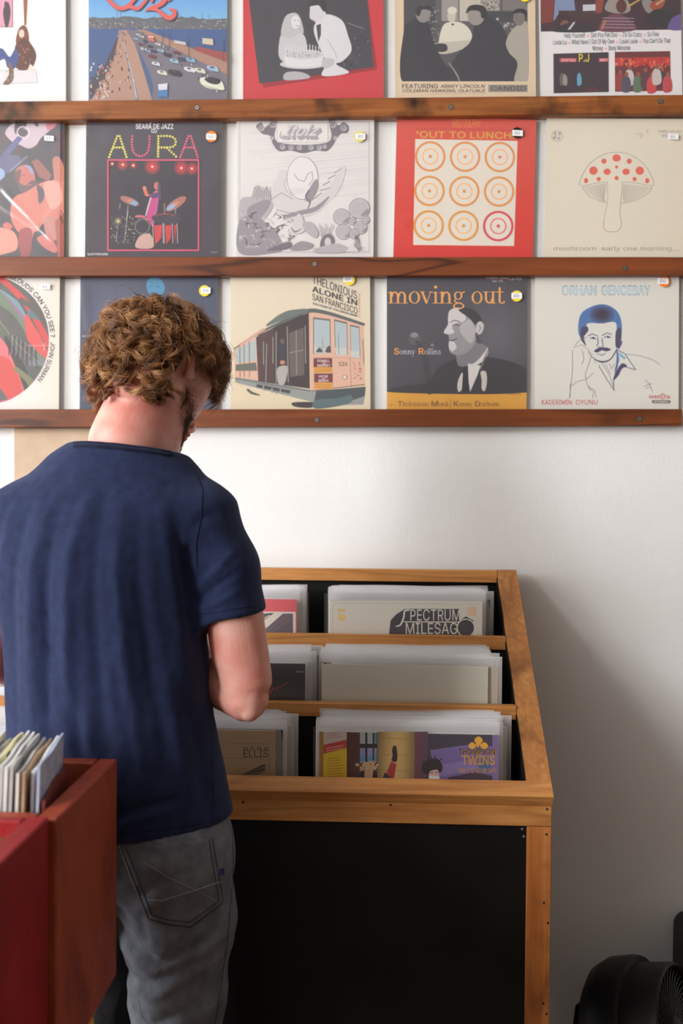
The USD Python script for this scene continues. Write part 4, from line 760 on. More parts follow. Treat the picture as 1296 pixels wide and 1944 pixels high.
    a.stroke([(470, 740), (478, 746), (492, 750)], [4, 5, 2], (92, 88, 86)); a.lines([[(487, 732), (550, 744)]], 6, (70, 72, 76)); a.lines([[(500, 732), (500, 742)], [(516, 736), (516, 746)], [(532, 738), (532, 748)]], 2, (170, 170, 166))
    I = (70, 62, 68)
    for t, y0, x1, sl, h in (('THELONIOUS', 537, 677, .365, 15), ('ALONE IN', 553, 677.5, .318, 10.5), ('SAN FRANCISCO', 569, 678, .318, 12.5)): a.text(t, 592, y0, h, I, x1=x1, bold=True, slope=sl)
    a.text('SOLO PIANO BY THELONIOUS MONK', 593, 577.5, 3.6, (90, 78, 110), x1=678, bold=True, slope=.285)
    v, f = text_tris('RIVERSIDE RLP 312', False); a.add(np.column_stack([680.2 + (1 - v[:, 1]) * 2.8, 557 + v[:, 0] / v[:, 0].max() * 46]), f, (214, 90, 92))
def art_profile(a):
    a.grid(725, 510, 1005, 745, 14, 12, lambda x, y: tuple(np.array((76, 74, 82)) + (np.array((112, 110, 116)) - (76, 74, 82)) * max(0, 1 - math.hypot((x - 940) / 90, (y - 640) / 100)) * .7))
    a.rect(725, 742, 1005, 790, (226, 164, 64))
    a.ell(787, 643, 12, 12, (92, 90, 94)); a.ell(786, 636, 7, 5, (136, 134, 138)); a.stroke([(792, 650), (806, 680), (815, 742)], [8, 10, 14], (66, 64, 70)); a.ell(820, 655, 3, 3, (130, 128, 134))
    a.blob([(745, 745), (770, 732), (812, 726), (832, 698), (862, 682), (900, 676), (940, 680), (980, 690), (1000, 706), (1000, 745)], (58, 56, 63))
    a.blob([(868, 662), (900, 650), (922, 656), (926, 664), (912, 684), (880, 696), (868, 690)], (126, 122, 128))
    LT = (206, 200, 200)
    a.blob([(850, 604), (853, 590), (866, 584), (884, 586), (894, 598), (900, 612), (904, 634), (900, 654), (884, 670), (866, 674), (854, 668), (851, 654), (852, 644), (850, 636), (843, 632), (844, 626), (850, 616)], (150, 146, 150))
    a.blob([(850, 604), (853, 590), (866, 584), (878, 588), (884, 604), (876, 612), (864, 614), (858, 622), (862, 630), (856, 634), (843, 633), (844, 626), (850, 616)], LT); a.blob([(872, 622), (890, 606), (900, 616), (902, 634), (894, 652), (880, 640)], (178, 173, 175)); a.blob([(853, 648), (862, 650), (866, 660), (858, 667), (852, 660)], LT)
    a.blob([(870, 588), (884, 584), (902, 590), (914, 606), (916, 618), (905, 620), (900, 616), (892, 606), (882, 598), (876, 594)], (58, 55, 61)); a.blob([(904, 616), (912, 610), (918, 618), (914, 632), (904, 634)], (196, 190, 190)); a.stroke([(908, 618), (912, 622), (908, 630)], [1, 1.6, 1], (92, 88, 94))
    a.lines([[(854, 612), (862, 608), (874, 611)], [(858, 618), (866, 616), (872, 618)]], 1.6, (76, 72, 80)); a.stroke([(852, 646), (860, 646), (868, 642)], [1.5, 2.2, 1], (70, 66, 74)); a.stroke([(904, 634), (908, 648), (914, 650)], [5, 7, 3], (82, 79, 86))
    a.blob([(888, 696), (904, 686), (920, 668), (925, 660), (926, 670), (916, 686), (894, 698)], (214, 208, 206)); a.poly([(888, 690), (912, 694), (906, 712), (892, 744), (888, 716)], (216, 210, 208)); a.blob([(876, 708), (880, 716), (878, 736), (870, 744), (868, 728)], (206, 200, 198)); a.poly([(879, 700), (888, 696), (890, 744), (876, 744)], (46, 44, 51)); a.stroke([(926, 664), (918, 684), (912, 700)], [1.5, 3, 3], (120, 112, 106)); a.blob([(912, 706), (922, 706), (924, 724), (920, 742), (914, 738), (914, 722)], (206, 198, 188))
    OR = (238, 166, 92)
    serif(a, 'moving', 736, 576, 22.5, OR, x1=882); serif(a, 'out', 894, 576, 22.5, OR, x1=957)
    a.text('S', 747, 672.5, 11.5, (236, 158, 84), x1=757, bold=True); serif(a, 'onny', 758, 672.5, 7.2, BW1, x1=788); a.text('R', 793, 672.5, 11.5, (236, 158, 84), x1=804, bold=True); serif(a, 'ollins', 805, 672.5, 7.2, BW1, x1=837)
    B = (146, 106, 62)
    a.text('T', 754, 771, 9.5, B, x1=763, bold=True); serif(a, 'helonious', 763.5, 771, 6.2, B, x1=814); a.text('M', 817, 771, 9.5, B, x1=831, bold=True); serif(a, 'onk', 832, 771, 6.2, B, x1=852); a.line([(855, 757), (855, 775)], .8, B)
    a.text('K', 859, 771, 9.5, B, x1=870, bold=True); serif(a, 'enny', 870.5, 771, 6.2, B, x1=896); a.text('D', 900, 771, 9.5, B, x1=911, bold=True); serif(a, 'orham', 912, 771, 6.2, B, x1=947); a.text('with', 738, 769, 2.4, B, x1=746); a.text('VAN GELDER', 965, 749.5, 2.2, B, x1=988)
    a.text('PRESTIGE', 922, 529, 4.2, BW1, x1=965, bold=True); a.line([(922, 531), (965, 531)], .6, (190, 90, 90)); a.text('HI-FI', 934, 535.5, 3.4, BW1, x1=954, bold=True); a.text('LP', 966, 532, 3.6, BW1, x1=977, bold=True); a.text('7058', 977.5, 532, 6.4, BW1, x1=990)
def art_sketch(a):
    a.grid(1005, 510, 1295, 790, 4, 4, lambda x, y: (224, 221, 212))
    N, BL, LB = (76, 72, 104), (82, 120, 176), (120, 180, 210)
    for t, x0, x1 in (('ORHAN', 1066, 1131), ('GENCEBAY', 1141, 1233)):
        a.text(t, x0 - .6, 559.6, 17, N, x1=x1 + .6, bold=True); a.text(t, x0, 559.0, 15.6, LB, x1=x1, bold=True); a.text(t, x0, 559.0, 15.4, (206, 222, 226), x1=x1)
    a.blob([(1098, 634), (1098, 610), (1104, 594), (1118, 584), (1136, 578), (1152, 579), (1168, 588), (1177, 602), (1180, 622), (1178, 640), (1172, 652), (1169, 640), (1170, 618), (1164, 611), (1142, 614), (1122, 613), (1113, 616), (1114, 628), (1106, 640)], BL)
    for k in range(6): a.ell(1142, 597, 24 - 3.2 * k, 17 - 2 * k, tuple(np.array((84, 108, 160)) + (np.array((66, 54, 72)) - (84, 108, 160)) * (k + 1) / 6))
    a.blob([(1101, 640), (1104, 622), (1114, 620), (1116, 628), (1108, 640), (1112, 656), (1106, 650)], N); a.blob([(1168, 656), (1169, 628), (1178, 624), (1179, 642), (1174, 660)], N); a.stroke([(1174, 644), (1179, 650), (1174, 662)], [2, 3.6, 2], (96, 96, 130))
    a.lines([[(1116, 638), (1124, 634), (1134, 638)], [(1142, 637), (1152, 632), (1161, 635)], [(1119, 643), (1126, 640), (1131, 644)], [(1146, 641), (1153, 638), (1159, 641)], [(1134, 640), (1135, 652), (1132, 657)], [(1142, 642), (1144, 656)]], 1.6, (92, 94, 140)); a.ell(1126, 642, 2.4, 2, N); a.ell(1154, 640, 2.4, 2, N); a.lines([[(1134, 658), (1140, 660), (1146, 657)]], 1.4, N)
    a.blob([(1127, 667), (1134, 661), (1142, 660), (1152, 660), (1159, 664), (1150, 667), (1142, 665), (1134, 669)], N); a.stroke([(1133, 671), (1142, 674), (1150, 670)], [1.2, 2.6, 1.2], (150, 150, 176)); a.stroke([(1116, 668), (1126, 680), (1142, 687), (1158, 682), (1170, 664)], [.8, 1.2, 3.4, 2, 2], N)
    a.stroke([(1170, 662), (1172, 684), (1166, 706)], [2, 5, 1], BL); a.poly([(1174, 668), (1188, 680), (1184, 682), (1176, 676)], LB); a.lines([[(1172, 664), (1186, 672), (1206, 702), (1188, 697), (1180, 690)], [(1165, 742), (1164, 720), (1172, 694)], [(1136, 694), (1150, 718), (1166, 742)]], 1.2, N); a.blob([(1164, 722), (1170, 704), (1180, 690), (1190, 695), (1180, 700), (1174, 712)], N)
    a.lines([[(1142, 690), (1156, 712), (1164, 734)], [(1148, 690), (1158, 710)], [(1156, 690), (1160, 700), (1166, 690)], [(1186, 672), (1214, 675), (1236, 682), (1252, 692)], [(1090, 656), (1100, 646), (1114, 640)], [(1086, 664), (1086, 700), (1084, 728), (1080, 756)], [(1088, 660), (1104, 654), (1116, 664), (1124, 674)], [(1122, 676), (1110, 712), (1114, 730), (1120, 742)], [(1085, 732), (1096, 724), (1112, 720), (1126, 708)], [(1104, 664), (1108, 680), (1104, 692)], [(1116, 732), (1126, 744), (1124, 756)], [(1118, 736), (1128, 740), (1131, 754)], [(1128, 682), (1130, 690)], [(1082, 728), (1082, 754)]], .8, (126, 124, 146))
    a.lines([[(1224, 722), (1232, 728), (1238, 744)], [(1222, 734), (1230, 730), (1238, 728)], [(1226, 738), (1232, 734)]], .9, (126, 124, 146))
    RD = (214, 92, 100)
    a.text('KADERIMIN', 1027, 768, 9, RD, x1=1084.5); a.text('OYUNU', 1092, 768, 9, RD, x1=1133.5); a.geom(unary_union([sg.Point(x, 756.5).buffer(.7, 3) for x in (1062.8, 1077)]), RD)
    a.text('türkü', 1231, 756, 6, RD, x1=1251, bold=True); a.ring(1257.5, 752.5, 5.2, 1.2, RD); a.ring(1257.5, 752.5, 2.6, .8, RD); a.text('la', 1264, 756, 6, RD, x1=1271, bold=True)
    a.geom(sg.LineString([(1240, 762.5), (1269, 762.5)]).buffer(3.2, 6), (120, 114, 110)); a.text('STEREO', 1241, 764.4, 3.6, (216, 212, 204), x1=1268, bold=True)

W = hung_record
W('record in white sleeve with a drawing of a seated long-haired figure in jeans', (-139, -68), (124.5, -70), (125, 199), (-138, 201), art_seated, (-142, -80, 136, 199), seed=1)
W('record with blue harbour bridge and traffic picture under red lettering on the top ledge', (168, -71), (430.5, -74), (431, 196), (168, 198), art_bridge, (166, -80, 462, 197), seed=2)
W('record in red sleeve with a tilted black and white photo of a birthday cake', (461, -78), (727, -81), (728, 193), (461, 195), art_cake, (458, -85, 752, 194), seed=3, creases=[(530, 176, 610, 172, .0008, 5), (620, 178, 700, 174, .0008, 6)])
W('record in tan-bordered sleeve with a dim lunch counter photo on the top ledge', (748, -83), (1015, -86), (1017, 190), (750, 192), art_counter, (744, -88, 1027, 192), ('yellow' and 996, -7, 'yellow', (994, -14, 10, 6, 0)), seed=4)
W('record with band photo above song titles and two small nightclub photos', (1021, -88), (1290, -91), (1295, 188), (1026, 190), art_club, (1019, -92, 1310, 189), seed=5)
W('record in dark sleeve with acoustic guitar and reclining man, leftmost on middle ledge', (-145, 229), (121.5, 229), (120.5, 496), (-146, 496), art_guitar, (-150, 226, 114, 495), (0, 0, None, (93, 262.5, 9, 5, .8)), seed=6, creases=[(0, 352, 105, 462, .0022, 3), (-10, 382, 80, 440, .0016, 3), (84, 418, 112, 390, .0018, 3)], amp=.0016, filmmat='film_hazy')
W('record in dark sleeve with dotted yellow and pink lettering over a drummer stage picture', (163.5, 230.5), (422, 230.5), (420, 494), (161, 494), art_stage, (159, 228, 434, 494), (401, 259, 'orange', (400.5, 259.5, 9, 5.5, .4)), seed=7, creases=[(362, 290, 408, 370, .0012, 6), (165, 230, 176, 250, .001, 3), (395, 430, 415, 470, .0012, 5)], amp=.0012)
W('record in pale sleeve with grey pen drawing of a hand holding an egg', (449, 226), (710, 226), (708.5, 495), (448, 495), art_engraving, (446, 221, 742, 495), (682, 259, 'pale', (684, 259, 9, 5.5, 0)), seed=8, creases=[(449, 350, 449, 480, .0014, 4)])
W('record in orange-red sleeve with a cream panel of nine orange rings', (753, 221.5), (1017.5, 227.5), (1011, 495), (746, 492), art_rings, (741, 216, 1031, 494), (981.5, 252, 'black', (982, 252.5, 10, 5.5, .4)), seed=9, creases=[(745, 400, 786, 458, .002, 4), (748, 440, 786, 412, .002, 4), (745, 330, 760, 390, .0018, 4)], amp=.0014)
W('record in cream sleeve with a red-spotted toadstool drawing at right of the middle ledge', (1037.5, 224.5), (1303, 226), (1298, 497), (1032, 496), art_toadstool, (1024, 218, 1310, 496), (0, 0, None, (1277.5, 259.5, 10, 5, .5)), seed=10)
W('record in white sleeve with a large circular red and green abstract', (-150, 514), (113.5, 514), (111.5, 785), (-150, 785), art_disc, (-154, 512, 120, 784), (0, 0, None, (86, 544, 9, 5, .2)), seed=11)
W('record in dusky blue sleeve with a small bright blue face, behind the curly-haired head', (152.5, 515), (413, 515), (411.5, 785), (151, 785), art_dusk, (149, 514, 428, 784), (388, 552, 'yellow', (390.5, 551.5, 9, 5.5, -.2)), seed=12, creases=[(158, 530, 170, 640, .0014, 6)], amp=.0013)
W('record in cream sleeve with a pink cable tram car on the lowest ledge', (437, 512), (702, 512), (703, 785), (437.5, 785), art_tram, (434, 512, 722, 784), (663, 531, 'yellow', (660, 529.5, 9, 5.5, 0)), seed=13, creases=[(442, 520, 444, 600, .0014, 4)])
W('record in charcoal sleeve with a smiling man in profile above an orange band', (734, 513), (1000, 513), (999, 785), (734, 785), art_profile, (731, 512, 1009, 784), (980.5, 562, 'yellow', (980.5, 561.5, 10, 5.5, 0)), seed=14, creases=[(752, 600, 750, 640, .001, 3)])
W('record in off-white sleeve with a blue ink sketch of a moustached man', (1015.5, 513), (1288.5, 513), (1287.5, 785), (1015, 785), art_sketch, (1013, 512, 1297, 784), (1260.5, 534.5, 'orange', (1258, 533.5, 10, 5.5, 0)), seed=15)
# ================================================================== records filed in the browser
M['inner_white'] = plain('sleeve_white', lin((214, 212, 208)), 0.6)
M['inner_cream'] = plain('sleeve_cream', lin((206, 192, 160)), 0.6)
M['inner_tan'] = plain('sleeve_tan', lin((196, 152, 100)), 0.6)
M['inner_dark'] = plain('sleeve_dark', lin((40, 40, 46)), 0.5)
M['inner_blue'] = plain('sleeve_blue', lin((76, 92, 136)), 0.5)
M['film_stack'] = film('filed_sleeve', 0.42, 0.2, (0.93, 0.935, 0.95))
M['film_front'] = film('front_sleeve', 0.05, 0.15, (0.90, 0.91, 0.93))
def filed_meshes(seed, wid=0.315, hgt=0.315, th=0.0028, fw=0.3245, fh=0.334):
    rng = np.random.default_rng(seed)
    cov = box(-wid / 2, wid / 2, -th / 2, th / 2, 0.0, hgt, 0.0006)
    n, k = 20, 8; V, Fc = [], []
    for side in (-1, 1):
        b = len(V)
        for j in range(k + 1):
            for i in range(n + 1):
                u = i / n; z = -0.0003 + fh * (j / k) if j < k else fh
                if j == k - 1: z = hgt + 0.002
                x = (u - .5) * fw + 0.003
                top = max(0.0, (z - hgt) / (fh - hgt))
                y = side * (th / 2 + 0.0008 + 0.0006 * top) + 0.0008 * top * math.sin(u * 7 + seed) + 0.0006 * math.sin(u * 23 + seed * 2 + z * 30)
                if i in (0, n): y = y * .25
                V.append((x, y, z + 0.0018 * top * math.sin(u * 5 + seed * 3)))
        for j in range(k):
            for i in range(n):
                a = b + j * (n + 1) + i; q = [[a, a + 1, a + n + 2], [a, a + n + 2, a + n + 1]]
                Fc += q if side < 0 else [x[::-1] for x in q]
    return cov, trimesh.Trimesh(np.array(V), np.array(Fc), process=False)
PROTO = {}
ORD = 'first second third fourth fifth sixth seventh eighth ninth tenth eleventh twelfth thirteenth fourteenth'.split() + [f'number {i}' for i in range(15, 30)]
SHADE = dict(white='white', cream='cream', tan='tan', dark='dark', blue='blue')
def filed(colour, loc, label, group, rz, tx, rng):
    if colour not in PROTO:
        cov, fl = filed_meshes(len(PROTO) + 1)
        path = thing('filed_record', label, 'record', loc, group); B = np.asarray(loc)
        x = UsdGeom.Xform(stage.GetPrimAtPath(path)); x.AddRotateZOp().Set(rz); x.AddRotateXOp().Set(tx)
        cov.apply_translation(B); fl.apply_translation(B)
        obj('cover', cov, M['inner_' + colour], path); obj('plastic_sleeve', fl, M['film_stack'], path, True)
        PROTO[colour] = path; return path
    return dup(PROTO[colour], loc, label, group, rz, 'filed_record', tx)
def bin_stack(xc, yf, yb, n, z, label, group, seed, cols, spread=0.006, lift=0.004):
    rng = random.Random(seed)
    for i in range(n):
        y = yf + (yb - yf) * i / max(n - 1, 1)
        k_ = cols[i % len(cols)] if i < len(cols) else rng.choice(cols)
        filed(k_, (xc + rng.uniform(-spread, spread) + (0.018 if rng.random() < .18 else 0), y, z + 0.0006), f'{SHADE[k_]} record in clear sleeve, {ORD[i]} behind the {label}', group, rng.uniform(-.12, .12), rng.uniform(-.1, .1), rng)
def front_record(label, xc, yf, z, clip, art, film_rect, seed, edge='cover_edge'):
    """The front record of a pile: a cover with its own print and a clear sleeve around it."""
    t = thing('filed_record', label, 'record', (xc, yf, z))
    cov = box(xc - .1575, xc + .1575, yf, yf + .003, z + 0.0004, z + .3154, .0005)
    obj('cover', cov, M[edge], t)
    a = Art(yf - 2e-5, clip); art(a); a.build(t)
    obj('plastic_sleeve', film_sheet(*film_rect, yf - .0032, seed, amp=.0012, n=30), M['film_front'], t, True)
    return t
Z1, Z2, Z3 = 0.861, 0.757, 0.661
def span(xc, yf, z):
    """pixel outline of the front face of a record standing at xc, yf, z"""
    def px(P):
        d = np.asarray(P) - CAM; w = d @ F0
        return 648 + FPX * (d @ CR) / w, 972 - FPX * (d @ CU) / w
    return [px((xc + sx * .1575, yf, z + h)) for sx, h in ((-1, .3154), (1, .3154), (1, 0.0004), (-1, 0.0004))]
def art_spectrum(a):
    a.rect(580, 1100, 960, 1420, (226, 222, 210)); a.rect(580, 1100, 960, 1141, (216, 211, 196)); a.lines([[(632, 1420), (631, 1150), (636, 1145), (912, 1147)]], .8, (196, 184, 160))
    N = (66, 64, 74); C = (232, 228, 216); G = (236, 200, 120)
    a.rect(641, 1156, 655, 1161, G); a.rect(641, 1166, 656, 1178, (240, 214, 150)); a.ring(648.5, 1172, 5.5, 3, G); a.rect(647, 1166, 651, 1171, (240, 214, 150))
    a.poly([(738, 1206), (741, 1178), (752, 1166), (768, 1156), (872, 1156), (872, 1178), (884, 1170), (898, 1178), (900, 1192), (892, 1203), (884, 1206)], N)
    a.text('PECTRUM', 777, 1178, 21, C, x1=873); a.text('MILESAGO', 768, 1203.5, 21, C, x1=885); a.stroke([(776, 1158), (768, 1160), (766, 1172), (760, 1186), (752, 1189)], [3, 3.4, 3.4, 3, 2.4], C); a.line([(766, 1180.4), (874, 1181)], 2.0, C)
    a.ell(884, 1192, 15.5, 15.5, N); a.ring(884, 1192, 17.5, 2, C); a.poly([(886, 1152), (904, 1152), (903, 1170), (886, 1168)], (232, 200, 170))
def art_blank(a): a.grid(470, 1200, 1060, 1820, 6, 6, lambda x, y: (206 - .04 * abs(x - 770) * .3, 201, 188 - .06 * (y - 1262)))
def art_future(a):
    a.grid(460, 1300, 1080, 2000, 3, 3, lambda x, y: (70, 56, 86))
    a.rect(605, 1380, 614, 1700, (176, 130, 60)); a.rect(658, 1380, 683, 1700, (84, 46, 48)); a.rect(683, 1380, 716, 1700, (40, 36, 46))
    for x0, x1 in ((683, 693), (697, 707), (710, 715)):
        a.rect(x0, 1390, x1, 1412, (176, 186, 186) if x0 < 700 else (90, 140, 176)); a.grid(x0, 1420, x1, 1448, 1, 3, lambda x, y: (90 + (y < 1430) * 60, 150, 190))
    a.grid(716, 1380, 787, 1700, 8, 2, lambda x, y: tuple(np.array((216, 180, 112)) * (0.55 + .45 * math.sin((x - 712) / 76 * math.pi))))
    a.lines([[(716, 1400), (787, 1404)], [(716, 1432), (787, 1434)], [(716, 1462), (787, 1464)]], .8, (150, 116, 70)); a.grid(787, 1380, 812, 1700, 3, 1, lambda x, y: (110 - (x - 787), 60, 76)); a.lines([[(787, 1404 + 16 * i), (812, 1404 + 16 * i)] for i in range(5)], .8, (80, 44, 58))
    a.poly([(812, 1380), (950, 1380), (950, 1412), (880, 1420), (814, 1432)], (58, 50, 66)); a.poly([(816, 1424), (900, 1412), (950, 1420), (950, 1500), (836, 1500)], (112, 94, 150)); a.poly([(820, 1456), (950, 1430), (950, 1452), (838, 1474)], (132, 110, 164)); a.poly([(850, 1476), (900, 1466), (950, 1476), (950, 1560), (840, 1560)], (66, 44, 66)); a.poly([(905, 1440), (932, 1436), (930, 1468), (910, 1468)], (70, 96, 140)); a.rect(934, 1394, 950, 1700, (120, 100, 150))
    for x, y, r in ((694, 1452, 7), (704, 1450, 7), (700, 1460, 8), (711, 1457, 5), (687, 1458, 5), (678, 1452, 4), (716, 1452, 3)): a.ell(x, y, r, r * .8, (206, 172, 132))
    a.scatter(R, 40, (682, 1444, 714, 1464), (.8, 1.8), [(226, 196, 160), (170, 130, 96)]); a.poly([(692, 1462), (708, 1462), (706, 1490), (690, 1490)], (206, 160, 130))
    a.poly([(728, 1490), (734, 1466), (742, 1446), (752, 1450), (748, 1476), (740, 1492)], (170, 48, 50)); a.blob([(744, 1424), (747, 1416), (752, 1418), (754, 1436), (752, 1446), (743, 1444), (745, 1434)], (40, 34, 38)); a.poly([(722, 1490), (730, 1466), (742, 1476), (742, 1500)], (52, 46, 58))
    a.blob([(800, 1462), (804, 1448), (814, 1442), (828, 1440), (838, 1450), (839, 1462), (832, 1468), (818, 1466), (814, 1472), (806, 1468)], (34, 28, 36)); a.lines([[(806, 1452), (802, 1444)], [(814, 1444), (812, 1436)], [(824, 1442), (826, 1435)], [(832, 1446), (838, 1440)]], 2, (34, 28, 36)); a.blob([(814, 1468), (822, 1462), (832, 1464), (834, 1490), (816, 1490)], (206, 170, 160)); a.poly([(814, 1472), (833, 1474), (832, 1490), (815, 1490)], (222, 218, 222)); a.lines([[(816, 1467), (822, 1466)], [(826, 1466), (831, 1467)]], 1.4, (60, 40, 44))
    Y = (228, 168, 52)
    for x, y, r in ((896, 1416, 7), (908, 1406, 8), (919, 1416, 7), (908, 1414, 5)): a.blob([(x - r, y), (x - r * .6, y - r * .7), (x, y - r), (x + r * .6, y - r * .7), (x + r, y), (x + r * .4, y + r * .8), (x - r * .4, y + r * .8)], Y)
    a.line([(910, 1414), (908, 1424)], 1.2, (58, 50, 66)); a.text('THOMPSON', 871.4, 1432.6, 10.4, (226, 164, 56), x1=941, bold=True); a.text('THOMPSON', 870.6, 1432, 10.2, (50, 38, 36), x1=940, bold=True); a.text('TWINS', 876, 1451, 16, (240, 190, 70), x1=939, bold=True); a.text('TWINS', 877, 1450, 14.6, (176, 112, 40), x1=938); a.text('HERE S TO FUTURE DAYS', 869.5, 1467.5, 8.6, Y, x1=941.5, bold=True)
    # paper band with red and yellow fields
    a.poly([(614, 1386), (658, 1387), (658, 1560), (613, 1560)], (238, 208, 40)); a.poly([(614, 1386), (658, 1387), (658, 1404), (614, 1414)], (216, 206, 202)); a.poly([(614, 1414), (658, 1404), (658, 1420), (614, 1431)], (206, 66, 60))
    RR = random.Random(4); a.lines([[(617 + RR.uniform(0, 3), y), (617 + RR.uniform(28, 37), y - 4)] for y in (1394, 1398, 1402)], 1.2, (206, 150, 146)); a.lines([[(618, y), (617 + RR.uniform(26, 36), y - 6)] for y in (1421, 1426)], 1.5, (236, 196, 190)); a.lines([[(618 + RR.uniform(0, 6), y), (617 + RR.uniform(26, 36), y - 2)] for y in np.arange(1440, 1480, 5)], 1.4, (206, 140, 60)); a.lines([[(614, 1388.4), (658, 1389)]], 1.4, (206, 110, 110))
def art_ellis(a):
    a.rect(330, 1380, 560, 1800, (166, 136, 100)); a.lines([[(330, 1412), (512, 1412)], [(330, 1439), (514, 1440)], [(511, 1412), (512, 1600)]], .7, (110, 86, 62))
    a.text('H E R B', 460, 1423.5, 6, (70, 54, 42), x1=509); a.text('ELLIS', 460.5, 1437.5, 14, (54, 44, 38), x1=509, stretch=1)
    for k in range(4): a.poly([(452 - k * 3, 1474 + k * 2), (498, 1452 + k * 3.4), (505, 1452 + k * 4), (500, 1458 + k * 3), (462 - k * 3, 1476 + k * 3)], (44, 38, 40) if k % 2 == 0 else (120, 96, 74))
def art_coral(a):
    a.rect(300, 1120, 620, 1420, (222, 96, 104)); a.poly([(300, 1159), (561, 1161.5), (561, 1420), (300, 1420)], (226, 214, 204)); a.poly([(300, 1163), (556, 1165), (556, 1420), (300, 1420)], (108, 96, 106))
    a.poly([(492, 1192), (532, 1164), (538, 1164), (500, 1197)], (226, 218, 206)); a.poly([(440, 1200), (520, 1164), (534, 1164), (470, 1210), (440, 1220)], (226, 218, 206)); a.poly([(480, 1176), (508, 1164), (520, 1164), (488, 1186)], (90, 82, 88)); a.lines([[(504, 1200), (546, 1170)], [(516, 1200), (552, 1174)]], .7, (160, 130, 130)); a.lines([[(515 + 5 * i, 1188 - 3 * i), (520 + 5 * i, 1202)] for i in range(8)], .6, (76, 66, 76)); a.line([(496, 1176), (512, 1168)], 2, (210, 204, 196))
def art_night(a):
    a.grid(100, 1200, 700, 1800, 5, 24, lambda x, y: (48 + 14 * math.sin(y / 9), 46 + 14 * math.sin(y / 9), 52 + 14 * math.sin(y / 9)))
    a.text('RA 5021', 562, 1276.5, 2.6, (200, 190, 186), x1=576, bold=True); a.stroke([(508, 1326), (514, 1312), (518, 1306)], [5, 3, 3], (176, 66, 52)); a.stroke([(512, 1312), (525, 1306), (536, 1302), (546, 1294), (548, 1290)], [1.2, 1.6, 1.2, 1.6, 1], (170, 74, 60)); a.stroke([(518, 1330), (522, 1318), (530, 1306)], [2, 1.4, 1], (150, 60, 52))
def art_letters(a):
    a.rect(-330, 1220, 230, 1600, (84, 88, 96)); a.text('E C', -8, 1291, 12, (228, 226, 226), x1=18, bold=True); a.lines([[(x, 1293), (x, 1303)] for x in range(-60, 60, 3)], 1.4, (206, 206, 210)); a.rect(-330, 1303.5, 230, 1600, (212, 220, 232))
def art_pale(a): a.grid(-430, 1300, 430, 2000, 3, 6, lambda x, y: (196, 206, 220))
FR = [('record in cream sleeve with bold interlocked black lettering, front of the back row at right', .046, -.197, Z1, art_spectrum, (615, 1126, 932, 1215), 31),
      ('record in plain blank cream sleeve, front of the middle row at right', .041, -.369, Z2, art_blank, (600, 1251, 941, 1345), 32),
      ('record with yellow and red paper band and mauve picture, front of the nearest row', .0465, -.507, Z3, art_future, (594, 1379, 960, 1495), 33),
      ('record in coral red sleeve with a framed diagonal photo, front of the back row', -.3375, -.197, Z1, art_coral, (270, 1125, 586, 1215), 34),
      ('record in black sleeve with a fine red branching line, in front of the middle row', -.3055, -.369, Z2, art_night, (250, 1258, 592, 1345), 35),
      ('record in brown sleeve with thin ruled lines and slanting black bars, beside the man', -.3465, -.507, Z3, art_ellis, (190, 1389, 545, 1495), 36),
      ('record in grey sleeve with white lettering, left of the man in the middle row', -.660, -.369, Z2, art_letters, (-140, 1250, 220, 1340), 37),
      ('record in pale blue sleeve, left of the man in the nearest row', -.715, -.507, Z3, art_pale, (-230, 1372, 140, 1480), 38)]
for lab, xc, yf, z, ar, fr, sd in FR: front_record(lab, xc, yf, z, span(xc, yf - 2e-5, z), ar, fr, sd)
WH, CM, TN, DK, BU = 'white', 'cream', 'tan', 'dark', 'blue'
bin_stack(.046, -.188, -.066, 14, Z1, 'cream lettered sleeve in the back row', 'back row, right pile', 41, [WH, CM, BU, WH, DK, WH, CM, WH])
bin_stack(.041, -.360, -.236, 13, Z2, 'blank cream sleeve in the middle row', 'middle row, right pile', 42, [CM, DK, WH, CM, DK, WH])
bin_stack(.0465, -.498, -.404, 10, Z3, 'paper-banded sleeve', 'nearest row, right pile', 43, [WH, CM, WH, DK, WH])
bin_stack(-.3375, -.188, -.090, 9, Z1, 'coral red sleeve', 'back row, centre pile', 44, [WH, WH, TN, WH, DK], spread=.014)
bin_stack(-.3055, -.360, -.262, 9, Z2, 'black sleeve with the red line', 'middle row, centre pile', 45, [WH, WH, BU, DK])
bin_stack(-.3465, -.498, -.412, 8, Z3, 'brown ruled sleeve', 'nearest row, centre pile', 46, [DK, WH, CM, WH, DK], spread=.016)
bin_stack(-.660, -.360, -.280, 6, Z2, 'grey lettered sleeve', 'middle row, left pile', 47, [WH, BU, WH])
bin_stack(-.715, -.498, -.425, 6, Z3, 'pale blue sleeve', 'nearest row, left pile', 48, [WH, WH, CM])

# ================================================================== blurred crates in the foreground
def paint(name, c0, c1, c2, seed):
    return mat(name, {'g': ('geometry', {}), 'mp': ('mapping', dict(scale=(7, 7, 4), location=(seed, 0, 0))), 'n': ('noise_texture', dict(scale=1.4, detail=5, roughness=0.62, distortion=1.0)), 'r': ('rgb_ramp', dict(ramp=[(0.30, c0), (0.5, c1), (0.74, c2)])),
                      'n2': ('noise_texture', dict(scale=60, detail=4)), 'b': ('bump', dict(strength=.25, distance=.003)), 'p': ('principled_bsdf', dict(roughness=.5, specular_ior_level=.45))},
               [('g.position', 'mp.vector'), ('mp.vector', 'n.vector'), ('n.fac', 'r.fac'), ('r.color', 'p.base_color'), ('mp.vector', 'n2.vector'), ('n2.fac', 'b.height'), ('b.normal', 'p.normal')])
M['orange_paint'] = paint('orange_brown_paint', lin((120, 48, 28)), lin((158, 66, 38)), lin((176, 84, 50)), 0)
